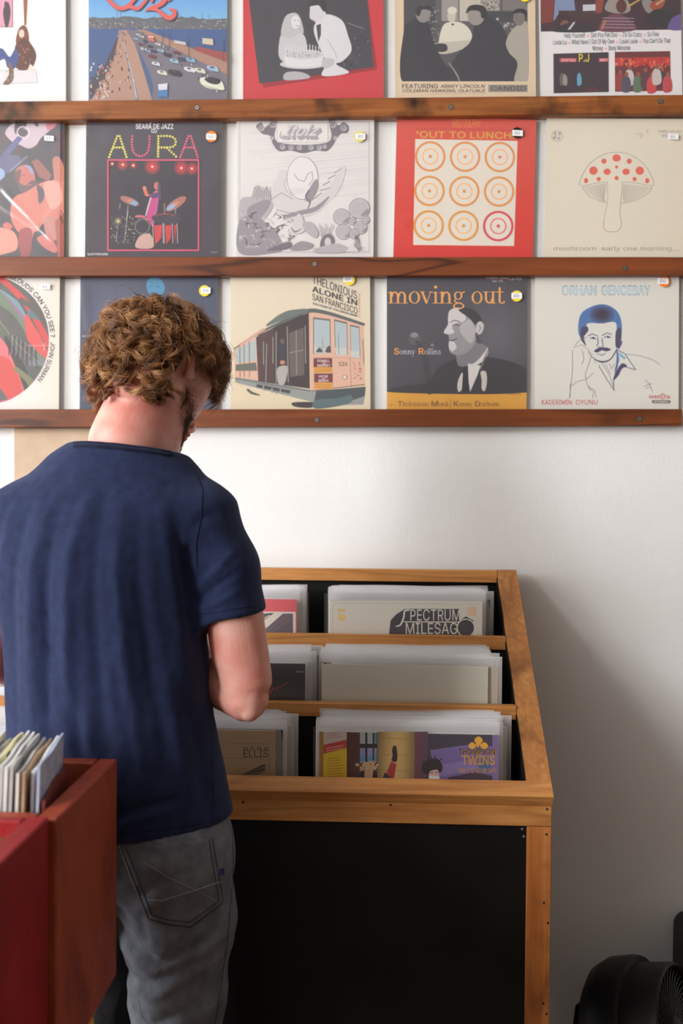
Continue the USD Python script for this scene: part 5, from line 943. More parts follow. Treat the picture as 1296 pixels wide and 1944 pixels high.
M['red_paint'] = paint('dark_red_paint', lin((128, 10, 14)), lin((150, 14, 18)), lin((168, 30, 34)), 3)
M['raw_wood'] = wood('raw_inner_wood', lin((150, 104, 52)), lin((120, 80, 40)), lin((70, 44, 22)), 0)
M['yellow_metal'] = plain('yellow_metal', lin((236, 176, 20)), 0.4)
ZT, ZB = 1.0165, 0.7045
oc = thing('orange_crate', 'orange-brown painted wooden crate of small records, beside the man', 'crate', (-.514, -.986, ZB))
OX0, OX1, OY0, OY1 = -.650, -.3780, -1.117, -.855
obj('side_board', box(OX1 - .026, OX1, OY0, OY1, ZB, ZT, .002), M['orange_paint'], oc, 20)
obj('side_board', box(OX0, OX0 + .026, OY0, OY1, ZB, ZT, .002), M['orange_paint'], oc, 20)
obj('end_board', box(OX0 + .0265, OX1 - .0265, OY1 - .022, OY1, ZB, ZT, .002), M['orange_paint'], oc, 20)
obj('end_board', box(OX0 + .0265, OX1 - .0265, OY0, OY0 + .022, ZB, ZT, .002), M['orange_paint'], oc, 20)
obj('base_board', box(OX0 + .0265, OX1 - .0265, OY0 + .0225, OY1 - .0225, ZB, ZB + .012), M['raw_wood'], oc)
rc = thing('red_crate', 'dark red painted wooden crate in the near left corner', 'crate', (-.56, -1.30, ZB))
RX0, RX1, RY0, RY1 = -.742, -.3865, -1.47, -1.1195
obj('side_board', box(RX1 - .026, RX1, RY0, RY1, ZB, ZT + .003, .002), M['red_paint'], rc, 20)
obj('side_board', box(RX0, RX0 + .026, RY0, RY1, ZB, ZT + .003, .002), M['red_paint'], rc, 20)
obj('end_board', box(RX0 + .0265, RX1 - .0265, RY1 - .018, RY1, ZB, ZT + .003, .002), M['red_paint'], rc, 20)
obj('inner_lining', box(RX0 + .0265, RX1 - .0265, RY1 - .0225, RY1 - .0185, ZB + .013, ZT - .016), M['raw_wood'], rc)
obj('end_board', box(RX0 + .0265, RX1 - .0265, RY0, RY0 + .022, ZB, ZT + .003, .002), M['red_paint'], rc, 20)
obj('base_board', box(RX0 + .0265, RX1 - .0265, RY0 + .0225, RY1 - .023, ZB, ZB + .012), M['raw_wood'], rc)
st = thing('crate_stand', 'low stand with bright yellow legs under the painted crates', 'stand', (-.57, -1.16, 0))
obj('top_frame', cat_m([box(-.73, -.395, -1.44, -1.41, ZB - .03, ZB - .0006), box(-.73, -.395, -.925, -.895, ZB - .03, ZB - .0006), box(-.73, -.70, -1.409, -.926, ZB - .03, ZB - .0006), box(-.425, -.395, -1.409, -.926, ZB - .03, ZB - .0006)]), M['yellow_metal'], st)
for x in (-.73, -.3935):
    for y in (-1.44, -.935): obj('leg', box(x if x < -.5 else x - .024, x + .024 if x < -.5 else x, y, y + .024, 0, ZB - .0305, .002), M['yellow_metal'], st, 20)
# small records standing in the orange crate
SP = {k: mottled(f'single_{k}', lin(c0), lin(c1), scale=60, rough=.7) for k, (c0, c1) in dict(white=((226, 225, 224), (238, 237, 236)), grey=((196, 193, 190), (214, 211, 208)), yellow=((232, 222, 170), (240, 232, 190)), tan=((176, 146, 116), (200, 170, 140)), blue=((164, 176, 204), (196, 204, 224)), dark=((44, 34, 36), (90, 50, 46)), maroon=((110, 44, 40), (140, 64, 56))).items()}
rng = random.Random(19)
order = ['white', 'blue', 'white', 'grey', 'white', 'tan', 'white', 'grey', 'white', 'white', 'grey', 'white', 'yellow', 'white', 'white', 'grey', 'white', 'tan', 'white', 'blue']
FIRST = {}
def single(k, x, y, z, rz, ry, lab, grp, w=.176, h=.18):
    path = numbered('/World', 'small_record')
    if k not in FIRST:
        xf = UsdGeom.Xform.Define(stage, path); BASE[path] = np.zeros(3); FIRST[k] = path
        n = 14; V = []; Fc = []
        for s in (-1, 1):
            for j in range(5):
                for i in range(n + 1):
                    u = i / n; zz = h * j / 4
                    V.append((s * .0021 * (1 if 0 < i < n and j < 4 else .8) + .0012 * math.sin(u * 6 + ord(k[0])) * (j / 4), (u - .5) * w, zz + (.0016 * math.sin(u * 9 + ord(k[1])) if j == 4 else 0)))
        m = (n + 1) * 5
        for j in range(4):
            for i in range(n):
                a = j * (n + 1) + i
                for q in ([a, a + 1, a + n + 2], [a, a + n + 2, a + n + 1]): Fc += [q[::-1], [t + m for t in q]]
        rim = [j * (n + 1) for j in range(5)] + [4 * (n + 1) + i for i in range(1, n + 1)] + [j * (n + 1) + n for j in (3, 2, 1, 0)] + [i for i in range(n - 1, 0, -1)]
        for i in range(len(rim)):
            a, b = rim[i], rim[(i + 1) % len(rim)]; Fc += [[a, b, b + m], [a, b + m, a + m]]
        tm = trimesh.Trimesh(np.array(V), np.array(Fc), process=False); trimesh.repair.fix_normals(tm)
        obj('paper_sleeve', tm, SP[k], path)
        disc = trimesh.creation.cylinder(.0865 if h > .17 else .04, .0012, sections=32); disc.apply_transform(trimesh.transformations.rotation_matrix(math.pi / 2, [0, 1, 0])); disc.apply_translation([.0001, 0.003, .0885 if h > .17 else .06])
        obj('vinyl_disc', disc, M['inner_dark'], path)
    else:
        xf = UsdGeom.Xform.Define(stage, path); xf.GetPrim().GetReferences().AddInternalReference(FIRST[k]); xf.ClearXformOpOrder(); xf.GetPrim().SetInstanceable(True)
    for o in xf.GetOrderedXformOps(): pass
    xf.AddTranslateOp().Set(Gf.Vec3d(x, y, z)); xf.AddRotateZOp().Set(rz); xf.AddRotateYOp().Set(ry)
    setdata(xf.GetPrim(), lab, 'record', grp)
# a riser under the records keeps their tops proud of the crate
obj('riser_block', box(OX0 + .028, OX1 - .03, OY0 + .026, OY1 - .026, ZB + .0125, ZB + .170), M['raw_wood'], oc)
zz = ZB + .1715
x = -.4330
order = order[::-1]
for i, k in enumerate(order):
    lab = 'small record in pale yellow paper sleeve, the only yellow one in the crate' if k == 'yellow' else f"small record in {dict(white='white', grey='greyish', blue='bluish', tan='tan')[k]} paper sleeve, {(ORD[:14] + ['fifteenth', 'sixteenth', 'seventeenth', 'eighteenth', 'nineteenth', 'twentieth'])[i]} left of the maroon one"
    single(k, x, -.994 + rng.uniform(-.008, .008), zz + rng.uniform(0, .012), 9 + rng.uniform(-.3, .3), 2.0 + rng.uniform(-.25, .25), lab, 'small records in the orange crate')
    x -= rng.uniform(.0078, .0090)
single('maroon', -.4240, -.994, zz - .0, 8.6, 1.0, 'small record in dark maroon sleeve, rightmost in the orange-brown crate', None, w=.170, h=.148)

# ================================================================== black air circulator on the floor by the wall
M['fan_black'] = plain('fan_plastic', (0.006, 0.006, 0.006), 0.45, 0.35)
M['fan_dark'] = plain('fan_grille_plastic', (0.006, 0.006, 0.0055), 0.4, 0.4)
M['fan_blue'] = plain('fan_badge', lin((40, 110, 150)), 0.4)
SF = .954; fc = np.array([.576, -.300, .352]); FAN = thing('fan', 'black plastic air circulator fan on the floor by the wall, right of the browser', 'fan', (.56, -.30, 0))
az, el = math.radians(57), math.radians(14)
fd = np.array([math.sin(az) * math.cos(el), -math.cos(az) * math.cos(el), math.sin(el)]); fr_ = np.cross(fd, [0, 0, 1.0]); fr_ /= np.linalg.norm(fr_); fu = np.cross(fr_, fd)
def lathe(prof, n=64):
    V = []; k = len(prof)
    for i in range(n):
        th = 2 * np.pi * i / n; e = math.cos(th) * fr_ + math.sin(th) * fu
        V += [fc + (fd * p[0] + e * p[1]) * SF for p in prof]
    Fc = []
    for i in range(n):
        j = (i + 1) % n
        for q in range(k - 1): Fc += [[i * k + q, j * k + q, j * k + q + 1], [i * k + q, j * k + q + 1, i * k + q + 1]]
    m = trimesh.Trimesh(np.array(V), np.array(Fc), process=False); trimesh.repair.fix_normals(m); return m
obj('front_ring', lathe([(-.075, .120), (-.070, .126), (.0, .129), (.012, .128), (.016, .124), (.012, .119), (-.004, .114), (-.07, .110), (-.075, .120)]), M['fan_black'], FAN, 40)
obj('rear_shell', lathe([(-.055, .108), (-.062, .139), (-.075, .141), (-.12, .136), (-.15, .120), (-.17, .090), (-.18, .05), (-.182, .0), (-.178, .0), (-.16, .085), (-.14, .112), (-.1, .130), (-.07, .134), (-.064, .108), (-.055, .108)]), M['fan_black'], FAN, 40)
obj('hub_cap', lathe([(.0, .030), (.006, .030), (.012, .024), (.015, .012), (.016, .0)]), M['fan_black'], FAN, 40)
obj('badge', lathe([(.0165, .0), (.0168, .006), (.0160, .0105), (.0155, .0105)], 32), M['fan_blue'], FAN, True)
for k in range(40):
    p = []
    for s in np.linspace(0, 1, 9):
        r = .029 + s * .090; th = 2 * np.pi * k / 40 + s * 1.05
        p.append(fc + fd * (.006 + .004 * math.sin(s * 3.1) - .004 * s) + r * SF * (math.cos(th) * fr_ + math.sin(th) * fu))
    obj('grille_vane', tube(p, .0022, 6), M['fan_dark'], FAN, True)
for k in range(5):
    V = []; nb = 8
    for i in range(nb + 1):
        for j in (0, 1):
            r = .028 + .074 * i / nb; th = 2 * np.pi * k / 5 + (j - .5) * (.95 - .25 * i / nb) + .3 * i / nb
            V.append(fc + fd * (-.045 + (.022 if j else -.012) * (1 - .3 * i / nb)) + r * (math.cos(th) * fr_ + math.sin(th) * fu))
    V = np.array(V); V = np.vstack([V, V - fd * .002]); Fc = []; q = 2 * (nb + 1)
    for i in range(nb):
        a = 2 * i; Fc += [[a, a + 1, a + 3], [a, a + 3, a + 2], [q + a, q + a + 3, q + a + 1], [q + a, q + a + 2, q + a + 3], [a, a + 2, q + a + 2], [a, q + a + 2, q + a], [a + 1, q + a + 3, a + 3], [a + 1, q + a + 1, q + a + 3]]
    obj('blade', trimesh.Trimesh(V, Fc, process=False), M['fan_dark'], FAN)
obj('motor', lathe([(-.14, 0), (-.14, .034), (-.05, .034), (-.03, .028), (-.03, 0)], 32), M['fan_dark'], FAN, 40)
# tilting yoke and round foot
pv = [fc + fd * -.05 + fr_ * s for s in (-.148, .148)]
yk = [pv[0]] + [fc + fd * -.06 + fr_ * .148 * math.cos(a) - np.array([0, 0, 1]) * .165 * math.sin(a) for a in np.linspace(math.pi - .25, .25, 11)] + [pv[1]]
obj('yoke', tube(yk, .012, 10), M['fan_black'], FAN, True)
ft = trimesh.creation.revolve(np.array([[0, 0], [.125, 0], [.128, .006], [.122, .02], [.08, .04], [.04, .07], [.03, .172], [0, .176]]), sections=40); ft.apply_translation([fc[0] + fd[0] * -.06, fc[1] + fd[1] * -.06, 0])
obj('foot', ft, M['fan_black'], FAN, 40)
arm = trimesh.convex.convex_hull(np.array([at(*p, y) for p in ((1087, 1944), (1092, 1908), (1122, 1888), (1135, 1944), (1130, 2010), (1090, 2000)) for y in (-.20, -.26)]))
obj('cord_winder', arm, M['fan_black'], FAN)
M['case_dark'] = mottled('dark_case_cloth', lin((44, 40, 42)), lin((56, 50, 52)), scale=40, rough=.8)
cs = thing('upright_case', 'dark upright case with rounded corner, cut off by the picture edge behind the fan', 'case', (.757, -.05, 0))
g = sg.box(.655, 0, .86, .47).buffer(-.03).buffer(.03, quad_segs=6); cm = trimesh.creation.extrude_polygon(g, .09, engine='earcut'); v = cm.vertices.copy(); cm.vertices = np.column_stack([v[:, 0], -.012 - v[:, 2], v[:, 1]]); trimesh.repair.fix_normals(cm)
obj('shell', cm, M['case_dark'], cs, 30); obj('handle', tube([(.72, -.055, .468), (.72, -.055, .495), (.79, -.055, .495), (.79, -.055, .468)], .007, 8), M['fan_black'], cs, True)
cb = box(.638, .80, -.125, -.106, 0.0, .360, .003)
obj('cardboard_sheet', cb, M['card'], label='brown cardboard panel standing behind the fan at the right edge', cat='cardboard')
# ================================================================== the man
def surface_nets(F, o, h):
    """Closed mesh of F = 0 on a regular grid (F < 0 inside)."""
    s = F < 0; nx, ny, nz = F.shape
    cs = np.zeros((nx - 1, ny - 1, nz - 1), int)
    for a, b, c in np.ndindex(2, 2, 2): cs += s[a:nx - 1 + a, b:ny - 1 + b, c:nz - 1 + c]
    act = (cs > 0) & (cs < 8); idx = -np.ones(act.shape, int); ijk = np.argwhere(act); idx[act] = np.arange(len(ijk))
    acc = np.zeros((len(ijk), 3)); cnt = np.zeros(len(ijk))
    I, J, K = ijk.T
    for ax in range(3):
        e = np.eye(3, dtype=int)[ax]
        for u, w in np.ndindex(2, 2):
            off = np.zeros(3, int); oth = [q for q in range(3) if q != ax]; off[oth[0]], off[oth[1]] = u, w
            f0 = F[I + off[0], J + off[1], K + off[2]]; f1 = F[I + off[0] + e[0], J + off[1] + e[1], K + off[2] + e[2]]
            m = (f0 < 0) != (f1 < 0); t = f0[m] / (f0[m] - f1[m])
            acc[m] += off + e * t[:, None]; cnt[m] += 1
    V = o + h * (ijk + acc / cnt[:, None]); faces = []
    for ax in range(3):
        e = np.eye(3, dtype=int)[ax]; oth = [q for q in range(3) if q != ax]
        sl0 = [slice(1, -1)] * 3; sl0[ax] = slice(0, F.shape[ax] - 1); sl1 = list(sl0); sl1[ax] = slice(1, F.shape[ax])
        ch = s[tuple(sl0)] != s[tuple(sl1)]; p = np.argwhere(ch); st = np.array([1, 1, 1]); st[ax] = 0; p = p + st
        if not len(p): continue
        ins = s[p[:, 0], p[:, 1], p[:, 2]]
        d1, d2 = np.zeros(3, int), np.zeros(3, int); d1[oth[0]] = -1; d2[oth[1]] = -1
        q = [idx[tuple((p + d).T)] for d in (0 * d1, d1, d1 + d2, d2)]
        quad = np.column_stack(q)
        flip = ins if ax != 1 else ~ins
        quad[~flip] = quad[~flip][:, ::-1]
        faces.append(quad)
    q = np.vstack(faces); f = np.vstack([q[:, [0, 1, 2]], q[:, [0, 2, 3]]])
    m = trimesh.Trimesh(V, f, process=False)
    if m.volume < 0: m.faces = m.faces[:, ::-1]
    return m
def smin(a, b, k):
    h = np.clip(.5 + .5 * (b - a) / k, 0, 1); return b + (a - b) * h - k * h * (1 - h)
def smax(a, b, k): return -smin(-a, -b, k)
def cap_sdf(P, a, b, ra, rb, sy=1.0):
    a, b = np.asarray(a, float), np.asarray(b, float); q = np.array([1, sy, 1]); P = P * q; a = a * q; b = b * q
    ba = b - a; t = np.clip(((P - a) @ ba) / (ba @ ba), 0, 1)
    return np.linalg.norm(P - a - t[..., None] * ba, axis=-1) - (ra + (rb - ra) * t)
def ell_sdf(P, c, r):
    q = (P - np.asarray(c)) / np.asarray(r); n = np.linalg.norm(q, axis=-1); return (n - 1) * min(r) * 1.0
def grid(lo, hi, h):
    ax = [np.arange(lo[i], hi[i] + h, h) for i in range(3)]
    return np.stack(np.meshgrid(*ax, indexing='ij'), -1), np.asarray(lo, float)
YM = -.705
def mp(px, py, y=YM): return at(px, py, y)
def rings(z, tab):
    """tab rows: py, left px, right px, y centre, half depth -> centre x, half width, y, half depth at heights z"""
    t = np.array([(mp(0, r[0])[2], mp(r[1], r[0])[0], mp(r[2], r[0])[0], r[3], r[4]) for r in tab]); t = t[np.argsort(t[:, 0])]
    from scipy.interpolate import PchipInterpolator as PI
    c = [PI(t[:, 0], t[:, k])(np.clip(z, t[0, 0], t[-1, 0])) for k in range(1, 5)]
    return (c[0] + c[1]) / 2, (c[1] - c[0]) / 2, c[2], c[3]

MAN = thing('man', 'man with curly brown hair, navy T-shirt and grey jeans, bent over the records', 'person', (-.41, -.70, 0))
def skin_mat():
    n = {'g': ('geometry', {}), 'n': ('noise_texture', dict(scale=14, detail=4)), 'r': ('rgb_ramp', dict(ramp=[(.36, lin((222, 166, 152))), (.66, lin((206, 128, 116)))])),
         'v': ('noise_texture', dict(scale=170, detail=2)), 'r2': ('rgb_ramp', dict(ramp=[(.66, (0, 0, 0)), (.74, (1, 1, 1))])), 'k': ('math', dict(math_type='multiply', value2=.22)), 'x': ('mix_color', dict(b=lin((226, 190, 176)))),
         'n2': ('noise_texture', dict(scale=260, detail=3)), 'b': ('bump', dict(strength=.12, distance=.002)),
         'p': ('principled_bsdf', dict(roughness=.46, specular_ior_level=.4, subsurface_weight=.25, subsurface_scale=.006, subsurface_radius=(1, .35, .2)))}
    return mat('skin', n, [('g.position', 'n.vector'), ('n.fac', 'r.fac'), ('g.position', 'v.vector'), ('v.fac', 'r2.fac'), ('r2.color', 'k.value1'), ('k.value', 'x.fac'), ('r.color', 'x.a'), ('x.result', 'p.base_color'), ('g.position', 'n2.vector'), ('n2.fac', 'b.height'), ('b.normal', 'p.normal')])
M['skin'] = skin_mat()
def cloth(name, c0, c1, scale, bump, sheen, rough=.85, wscale=900):
    return mat(name, {'g': ('geometry', {}), 'n': ('noise_texture', dict(scale=scale, detail=5, roughness=.6)), 'r': ('rgb_ramp', dict(ramp=[(.34, c0), (.66, c1)])), 'w': ('noise_texture', dict(scale=wscale, detail=2)), 'b': ('bump', dict(strength=bump, distance=.0012)),
                      'p': ('principled_bsdf', dict(roughness=rough, specular_ior_level=.2, sheen_weight=sheen, sheen_roughness=.5, sheen_tint=(.55, .65, 1.0)))},
               [('g.position', 'n.vector'), ('n.fac', 'r.fac'), ('r.color', 'p.base_color'), ('g.position', 'w.vector'), ('w.fac', 'b.height'), ('b.normal', 'p.normal')])
M['navy'] = cloth('navy_cotton', lin((27, 35, 64)), lin((34, 44, 77)), 60, .25, .12)
M['denim'] = cloth('grey_denim', lin((92, 96, 104)), lin((120, 124, 132)), 34, .5, .1)
M['thread'] = plain('dark_thread', lin((44, 44, 50)), .8)
M['thread_light'] = plain('light_thread', lin((160, 158, 156)), .8)
M['shoe'] = plain('brown_leather', lin((70, 46, 34)), .5)
M['sole'] = plain('rubber_sole', lin((190, 184, 170)), .7)

# ---- skeleton
sR, eR = mp(420, 990), mp(468, 1322) + [0, -.012, 0]
fR = np.array([-.318, -.575, 1.122]); wR = np.array([-.372, -.520, 1.150])
sL, eL = mp(14, 985), mp(-16, 1250) + [0, -.012, 0]
fL = np.array([-.560, -.570, 1.120]); wL = np.array([-.505, -.520, 1.140])
neck0, neck1 = np.array([-.408, -.672, 1.455]), np.array([-.384, -.628, 1.560])
HC = np.array([-.374, -.618, 1.598])
ya, pa = math.radians(24), math.radians(27)
hf = np.array([math.sin(ya) * math.cos(pa), math.cos(ya) * math.cos(pa), -math.sin(pa)]); hr = np.array([math.cos(ya), -math.sin(ya), 0]); hu = np.cross(hr, hf)
def H(r, f, u): return HC + hr * r + hf * f + hu * u
def hull(*balls):
    pts = []
    for c, r in balls:
        s = trimesh.creation.icosphere(3, 1.0).vertices * (np.asarray(r) if np.ndim(r) else r) + np.asarray(c); pts.append(s)
    return m3.Manifold.hull_points(np.vstack(pts))
hipL, hipR = np.array([-.505, -.70, .86]), np.array([-.325, -.70, .86])
knL, knR = np.array([-.515, -.632, .475]), np.array([-.318, -.690, .475])
anL, anR = np.array([-.530, -.745, .085]), np.array([-.308, -.735, .085])
parts = [hull((neck0 + [0, .012, -.05], .062), (neck0 + [0, 0, .02], .066), (neck1, .064)), hull((neck1, .063), (H(0, -.03, -.035), .068)),
         # skull, face, jaw
         hull((H(0, -.022, .012), .077), (H(0, .030, .010), .072), (H(0, .0, .036), .070)), hull((H(0, .045, -.015), .058), (H(.0, .060, -.085), .026), (H(.034, .02, -.068), .026), (H(-.034, .02, -.068), .026)),
         hull((H(0, .083, -.096), .017), (H(.040, .012, -.068), .018)), hull((H(0, .083, -.096), .017), (H(-.040, .012, -.068), .018)),
         hull((H(0, .098, .0), .007), (H(0, .120, -.038), .0095), (H(.012, .104, -.042), .008), (H(-.012, .104, -.042), .008)),
         hull((H(.03, .090, .014), .009), (H(-.03, .090, .014), .009)), hull((H(.018, .094, -.066), .006), (H(-.018, .094, -.066), .006), (H(0, .101, -.066), .007)), hull((H(.015, .093, -.074), .006), (H(-.015, .093, -.074), .006), (H(0, .099, -.075), .0065)),
         # torso
         hull((mp(228, 915) + [0, .035, 0], .062), (mp(120, 975) + [0, .01, 0], .055), (mp(335, 980) + [0, .01, 0], .055), (mp(210, 1250), .09)), hull((mp(210, 1250), .09), (mp(222, 1500), .100), (hipL, .085), (hipR, .085))]
for s_ in (1, -1):   # ears
    parts += [hull((H(s_ * .078, -.012, .018), (.010, .012, .014)), (H(s_ * .082, -.030, .012), .006), (H(s_ * .083, -.022, .030), .006)), hull((H(s_ * .082, -.030, .012), .0065), (H(s_ * .078, -.016, -.026), .007)), hull((H(s_ * .076, -.004, .026), .006), (H(s_ * .083, -.022, .030), .006)), hull((H(s_ * .076, -.006, -.012), .006), (H(s_ * .078, -.016, -.026), .007))]
def limb(s, e, f, w, big):
    d = e - s
    return [hull((s + np.array([-.02 if s[0] > -.4 else .02, 0, -.02]), .038), (s + d * .40, .040)), hull((s + d * .38, .040), (s + d * .52, .0455)), hull((s + d * .50, .0455), (s + d * .76, .0435), (e + [0.003, .0, .03], .038)), hull((s + d * .78, .041), (e, .035)),
            hull((e + [.008 if e[0] > -.4 else -.008, -.016, -.015], .018), (e + [.004, .0, .03], .034)), hull((e, .036), (e + (f - e) * .35 + [-.004, 0, .003], .046 if big else .042)), hull((e + (f - e) * .3, .045), (f, .036)), hull((f, .036), (w, .0255))]
parts += limb(sR, eR, fR, wR, True) + limb(sL, eL, fL, wL, True)
def hand(w, fwd, right, thumb_side, curl):
    """palm and five separate fingers; fwd points from wrist to knuckles, down is where the fingers bend"""
    fwd = fwd / np.linalg.norm(fwd); right = right / np.linalg.norm(right); dn = np.cross(fwd, right); dn = dn if dn[2] < 0 else -dn
    out = [hull((w, .0245), (w + fwd * .03 + right * .018, .018), (w + fwd * .03 - right * .018, .018)), hull((w + fwd * .03 + right * .022, .0155), (w + fwd * .03 - right * .022, .0155), (w + fwd * .085 + right * .032, .0125), (w + fwd * .085 - right * .032, .0125))]
    for k, (off, L, sp) in enumerate(((-.033, .068, -.10), (-.0115, .078, -.03), (.0105, .073, .03), (.0315, .058, .11))):
        off *= -thumb_side; sp *= -thumb_side
        p = w + fwd * .082 + right * off; a = 0.15; seg = [L * .45, L * .31, L * .24]; r = .0096 - .0006 * (k == 3)
        d0 = fwd + right * sp; d0 /= np.linalg.norm(d0)
        for j, s in enumerate(seg):
            a += curl[j]; d = d0 * math.cos(a) + dn * math.sin(a); q = p + d * s
            out.append(hull((p, r), (q, r * .9))); p = q; r *= .9
    t0 = w + fwd * .028 + right * thumb_side * .024; t1 = t0 + fwd * .030 + right * thumb_side * .022 + dn * .014; t2 = t1 + fwd * .026 + right * thumb_side * .004 + dn * .018; t3 = t2 + fwd * .018 - right * thumb_side * .004 + dn * .014
    out += [hull((t0, .015), (t1, .0115)), hull((t1, .0112), (t2, .0098)), hull((t2, .0098), (t3, .0085))]
    return out
parts += hand(wR, np.array([-.45, .62, -.42]), np.array([.82, .57, 0]), -1, (.45, .5, .3)) + hand(wL, np.array([.35, .60, -.42]), np.array([.86, -.50, 0]), 1, (.45, .5, .3))
for h_, k_, a_ in ((hipL, knL, anL), (hipR, knR, anR)):
    parts += [hull((h_, .086), (k_, .056)), hull((k_, .055), (k_ + (a_ - k_) * .3 + [0, -.012, 0], .054)), hull((k_ + (a_ - k_) * .3 + [0, -.012, 0], .054), (a_, .038)), hull((a_ + [0, -.02, -.03], .03), (a_ + [0, .13, -.05], .028))]
body = m3.Manifold.batch_boolean(parts, m3.OpType.Add).refine_to_length(.0075)
bv, bf, _ = meshkit.arrays(body)
bm = trimesh.Trimesh(bv, bf, process=True); trimesh.smoothing.filter_taubin(bm, .5, .53, 24)
obj('body', bm, M['skin'], MAN, True)
EYEW, EYED = plain('eye_white', (.8, .8, .78), .2), plain('eye_iris', lin((70, 90, 100)), .2)
for s_ in (1, -1):
    ey = trimesh.creation.icosphere(2, .0118); ey.apply_translation(H(s_ * .031, .0855, -.003)); e_ = obj('eye', ey, EYEW, MAN, True)
    ir = trimesh.creation.icosphere(2, .006); ir.apply_translation(H(s_ * .031, .0925, -.005)); obj('iris', ir, EYED, e_, True)

# ---- T-shirt
h = .0045
P, o = grid((-.66, -.90, .83), (-.13, -.52, 1.49), h)
SH = [(1606, 2, 443, -.702, .128), (1560, 4, 443, -.702, .130), (1500, 14, 434, -.704, .126), (1450, 19, 425, -.706, .122), (1380, 22, 412, -.708, .119), (1300, 24, 400, -.710, .118), (1240, 22, 396, -.712, .120), (1180, 16, 390, -.714, .122), (1100, 6, 388, -.716, .124), (1050, -2, 392, -.714, .122), (1000, -8, 404, -.708, .116), (950, 2, 424, -.698, .104), (920, 26, 402, -.690, .094), (890, 60, 376, -.682, .084), (860, 88, 348, -.675, .076), (840, 116, 326, -.668, .070), (825, 140, 308, -.662, .064), (800, 170, 292, -.655, .05)]
zz_ = o[2] + h * np.arange(P.shape[2])
cx, wx, cy, dy = (q[None, None, :] for q in rings(zz_, SH))
X, Y, Z = P[..., 0], P[..., 1], P[..., 2]
nr = (np.abs((X - cx) / wx) ** 2.1 + np.abs((Y - cy) / dy) ** 2.1) ** (1 / 2.1)
Ft = (nr - 1) * np.minimum(wx, dy) * .9
topz = mp(228, 838)[2]
def sleeve(a, b, c, hemA, hemB, ext):
    F = smin(cap_sdf(P, a, b, .047, .0475, .80), cap_sdf(P, b, c, .0475, .0545, .80), .02)
    d = (c - b) / np.linalg.norm(c - b); hn = np.asarray(hemB) - np.asarray(hemA); n = np.array([-hn[2], 0, hn[0]]); n /= np.linalg.norm(n); n = n if n @ d > 0 else -n
    return smax(F, (P - np.asarray(hemA)) @ n, .006)
slR = sleeve(mp(394, 984), mp(430, 1076), mp(446, 1200), mp(378, 1179), mp(500, 1159), 0)
slL = sleeve(mp(34, 986), mp(2, 1072), mp(-20, 1160), mp(40, 1142), mp(-70, 1120), 0)
FS = smin(smin(Ft, slR, .032), slL, .032)
# collar: cut by a tilted plane round the neck
cL, cR = mp(118, 829), mp(332, 851)
cn = np.array([-(cR - cL)[2], 0, (cR - cL)[0]]); cn /= np.linalg.norm(cn); cn = cn + np.array([0, .10, 0]); cn /= np.linalg.norm(cn)
cpt = np.array([mp(228, 842)[0], -.735, mp(228, 842)[2]])
FS = smax(FS, (P - cpt) @ cn, .004)
hz = at(222, 1602, -.822)[2]; hemz = hz + .007 * np.clip((X - mp(230, 1600)[0]) / .15, 0, 1.4) ** 1.5
FS = smax(FS, hemz - Z, .004)
sm = surface_nets(FS, o, h)
v = sm.vertices.copy(); sm.vertices = v
trimesh.smoothing.filter_taubin(sm, .5, .53, 6)
def fold(x, z, pts, width, amp):
    """ridge (+) or valley (-) along a polyline given in photograph pixels, in the plane of the back"""
    q = np.array([mp(*p)[[0, 2]] for p in pts]); best = np.full(len(x), 9.0); tpos = np.zeros(len(x)); L = np.r_[0, np.cumsum(np.linalg.norm(np.diff(q, axis=0), axis=1))]
    for i in range(len(q) - 1):
        ab = q[i + 1] - q[i]; t = np.clip(((x - q[i, 0]) * ab[0] + (z - q[i, 1]) * ab[1]) / (ab @ ab), 0, 1)
        d = np.hypot(x - q[i, 0] - t * ab[0], z - q[i, 1] - t * ab[1]); m = d < best; best[m] = d[m]; tpos[m] = (L[i] + t[m] * (L[i + 1] - L[i])) / L[-1]
    return amp * np.exp(-(best / width) ** 2) * np.sin(np.pi * np.clip(tpos * .94 + .03, 0, 1)) ** .6
n_ = sm.vertex_normals; v = sm.vertices.copy(); x, y, z = v.T; hemz0 = hz + .007 * np.clip((x - mp(230, 1600)[0]) / .15, 0, 1.4) ** 1.5
back = np.clip((-.690 - y) / .03, 0, 1); f_ = np.zeros(len(v))
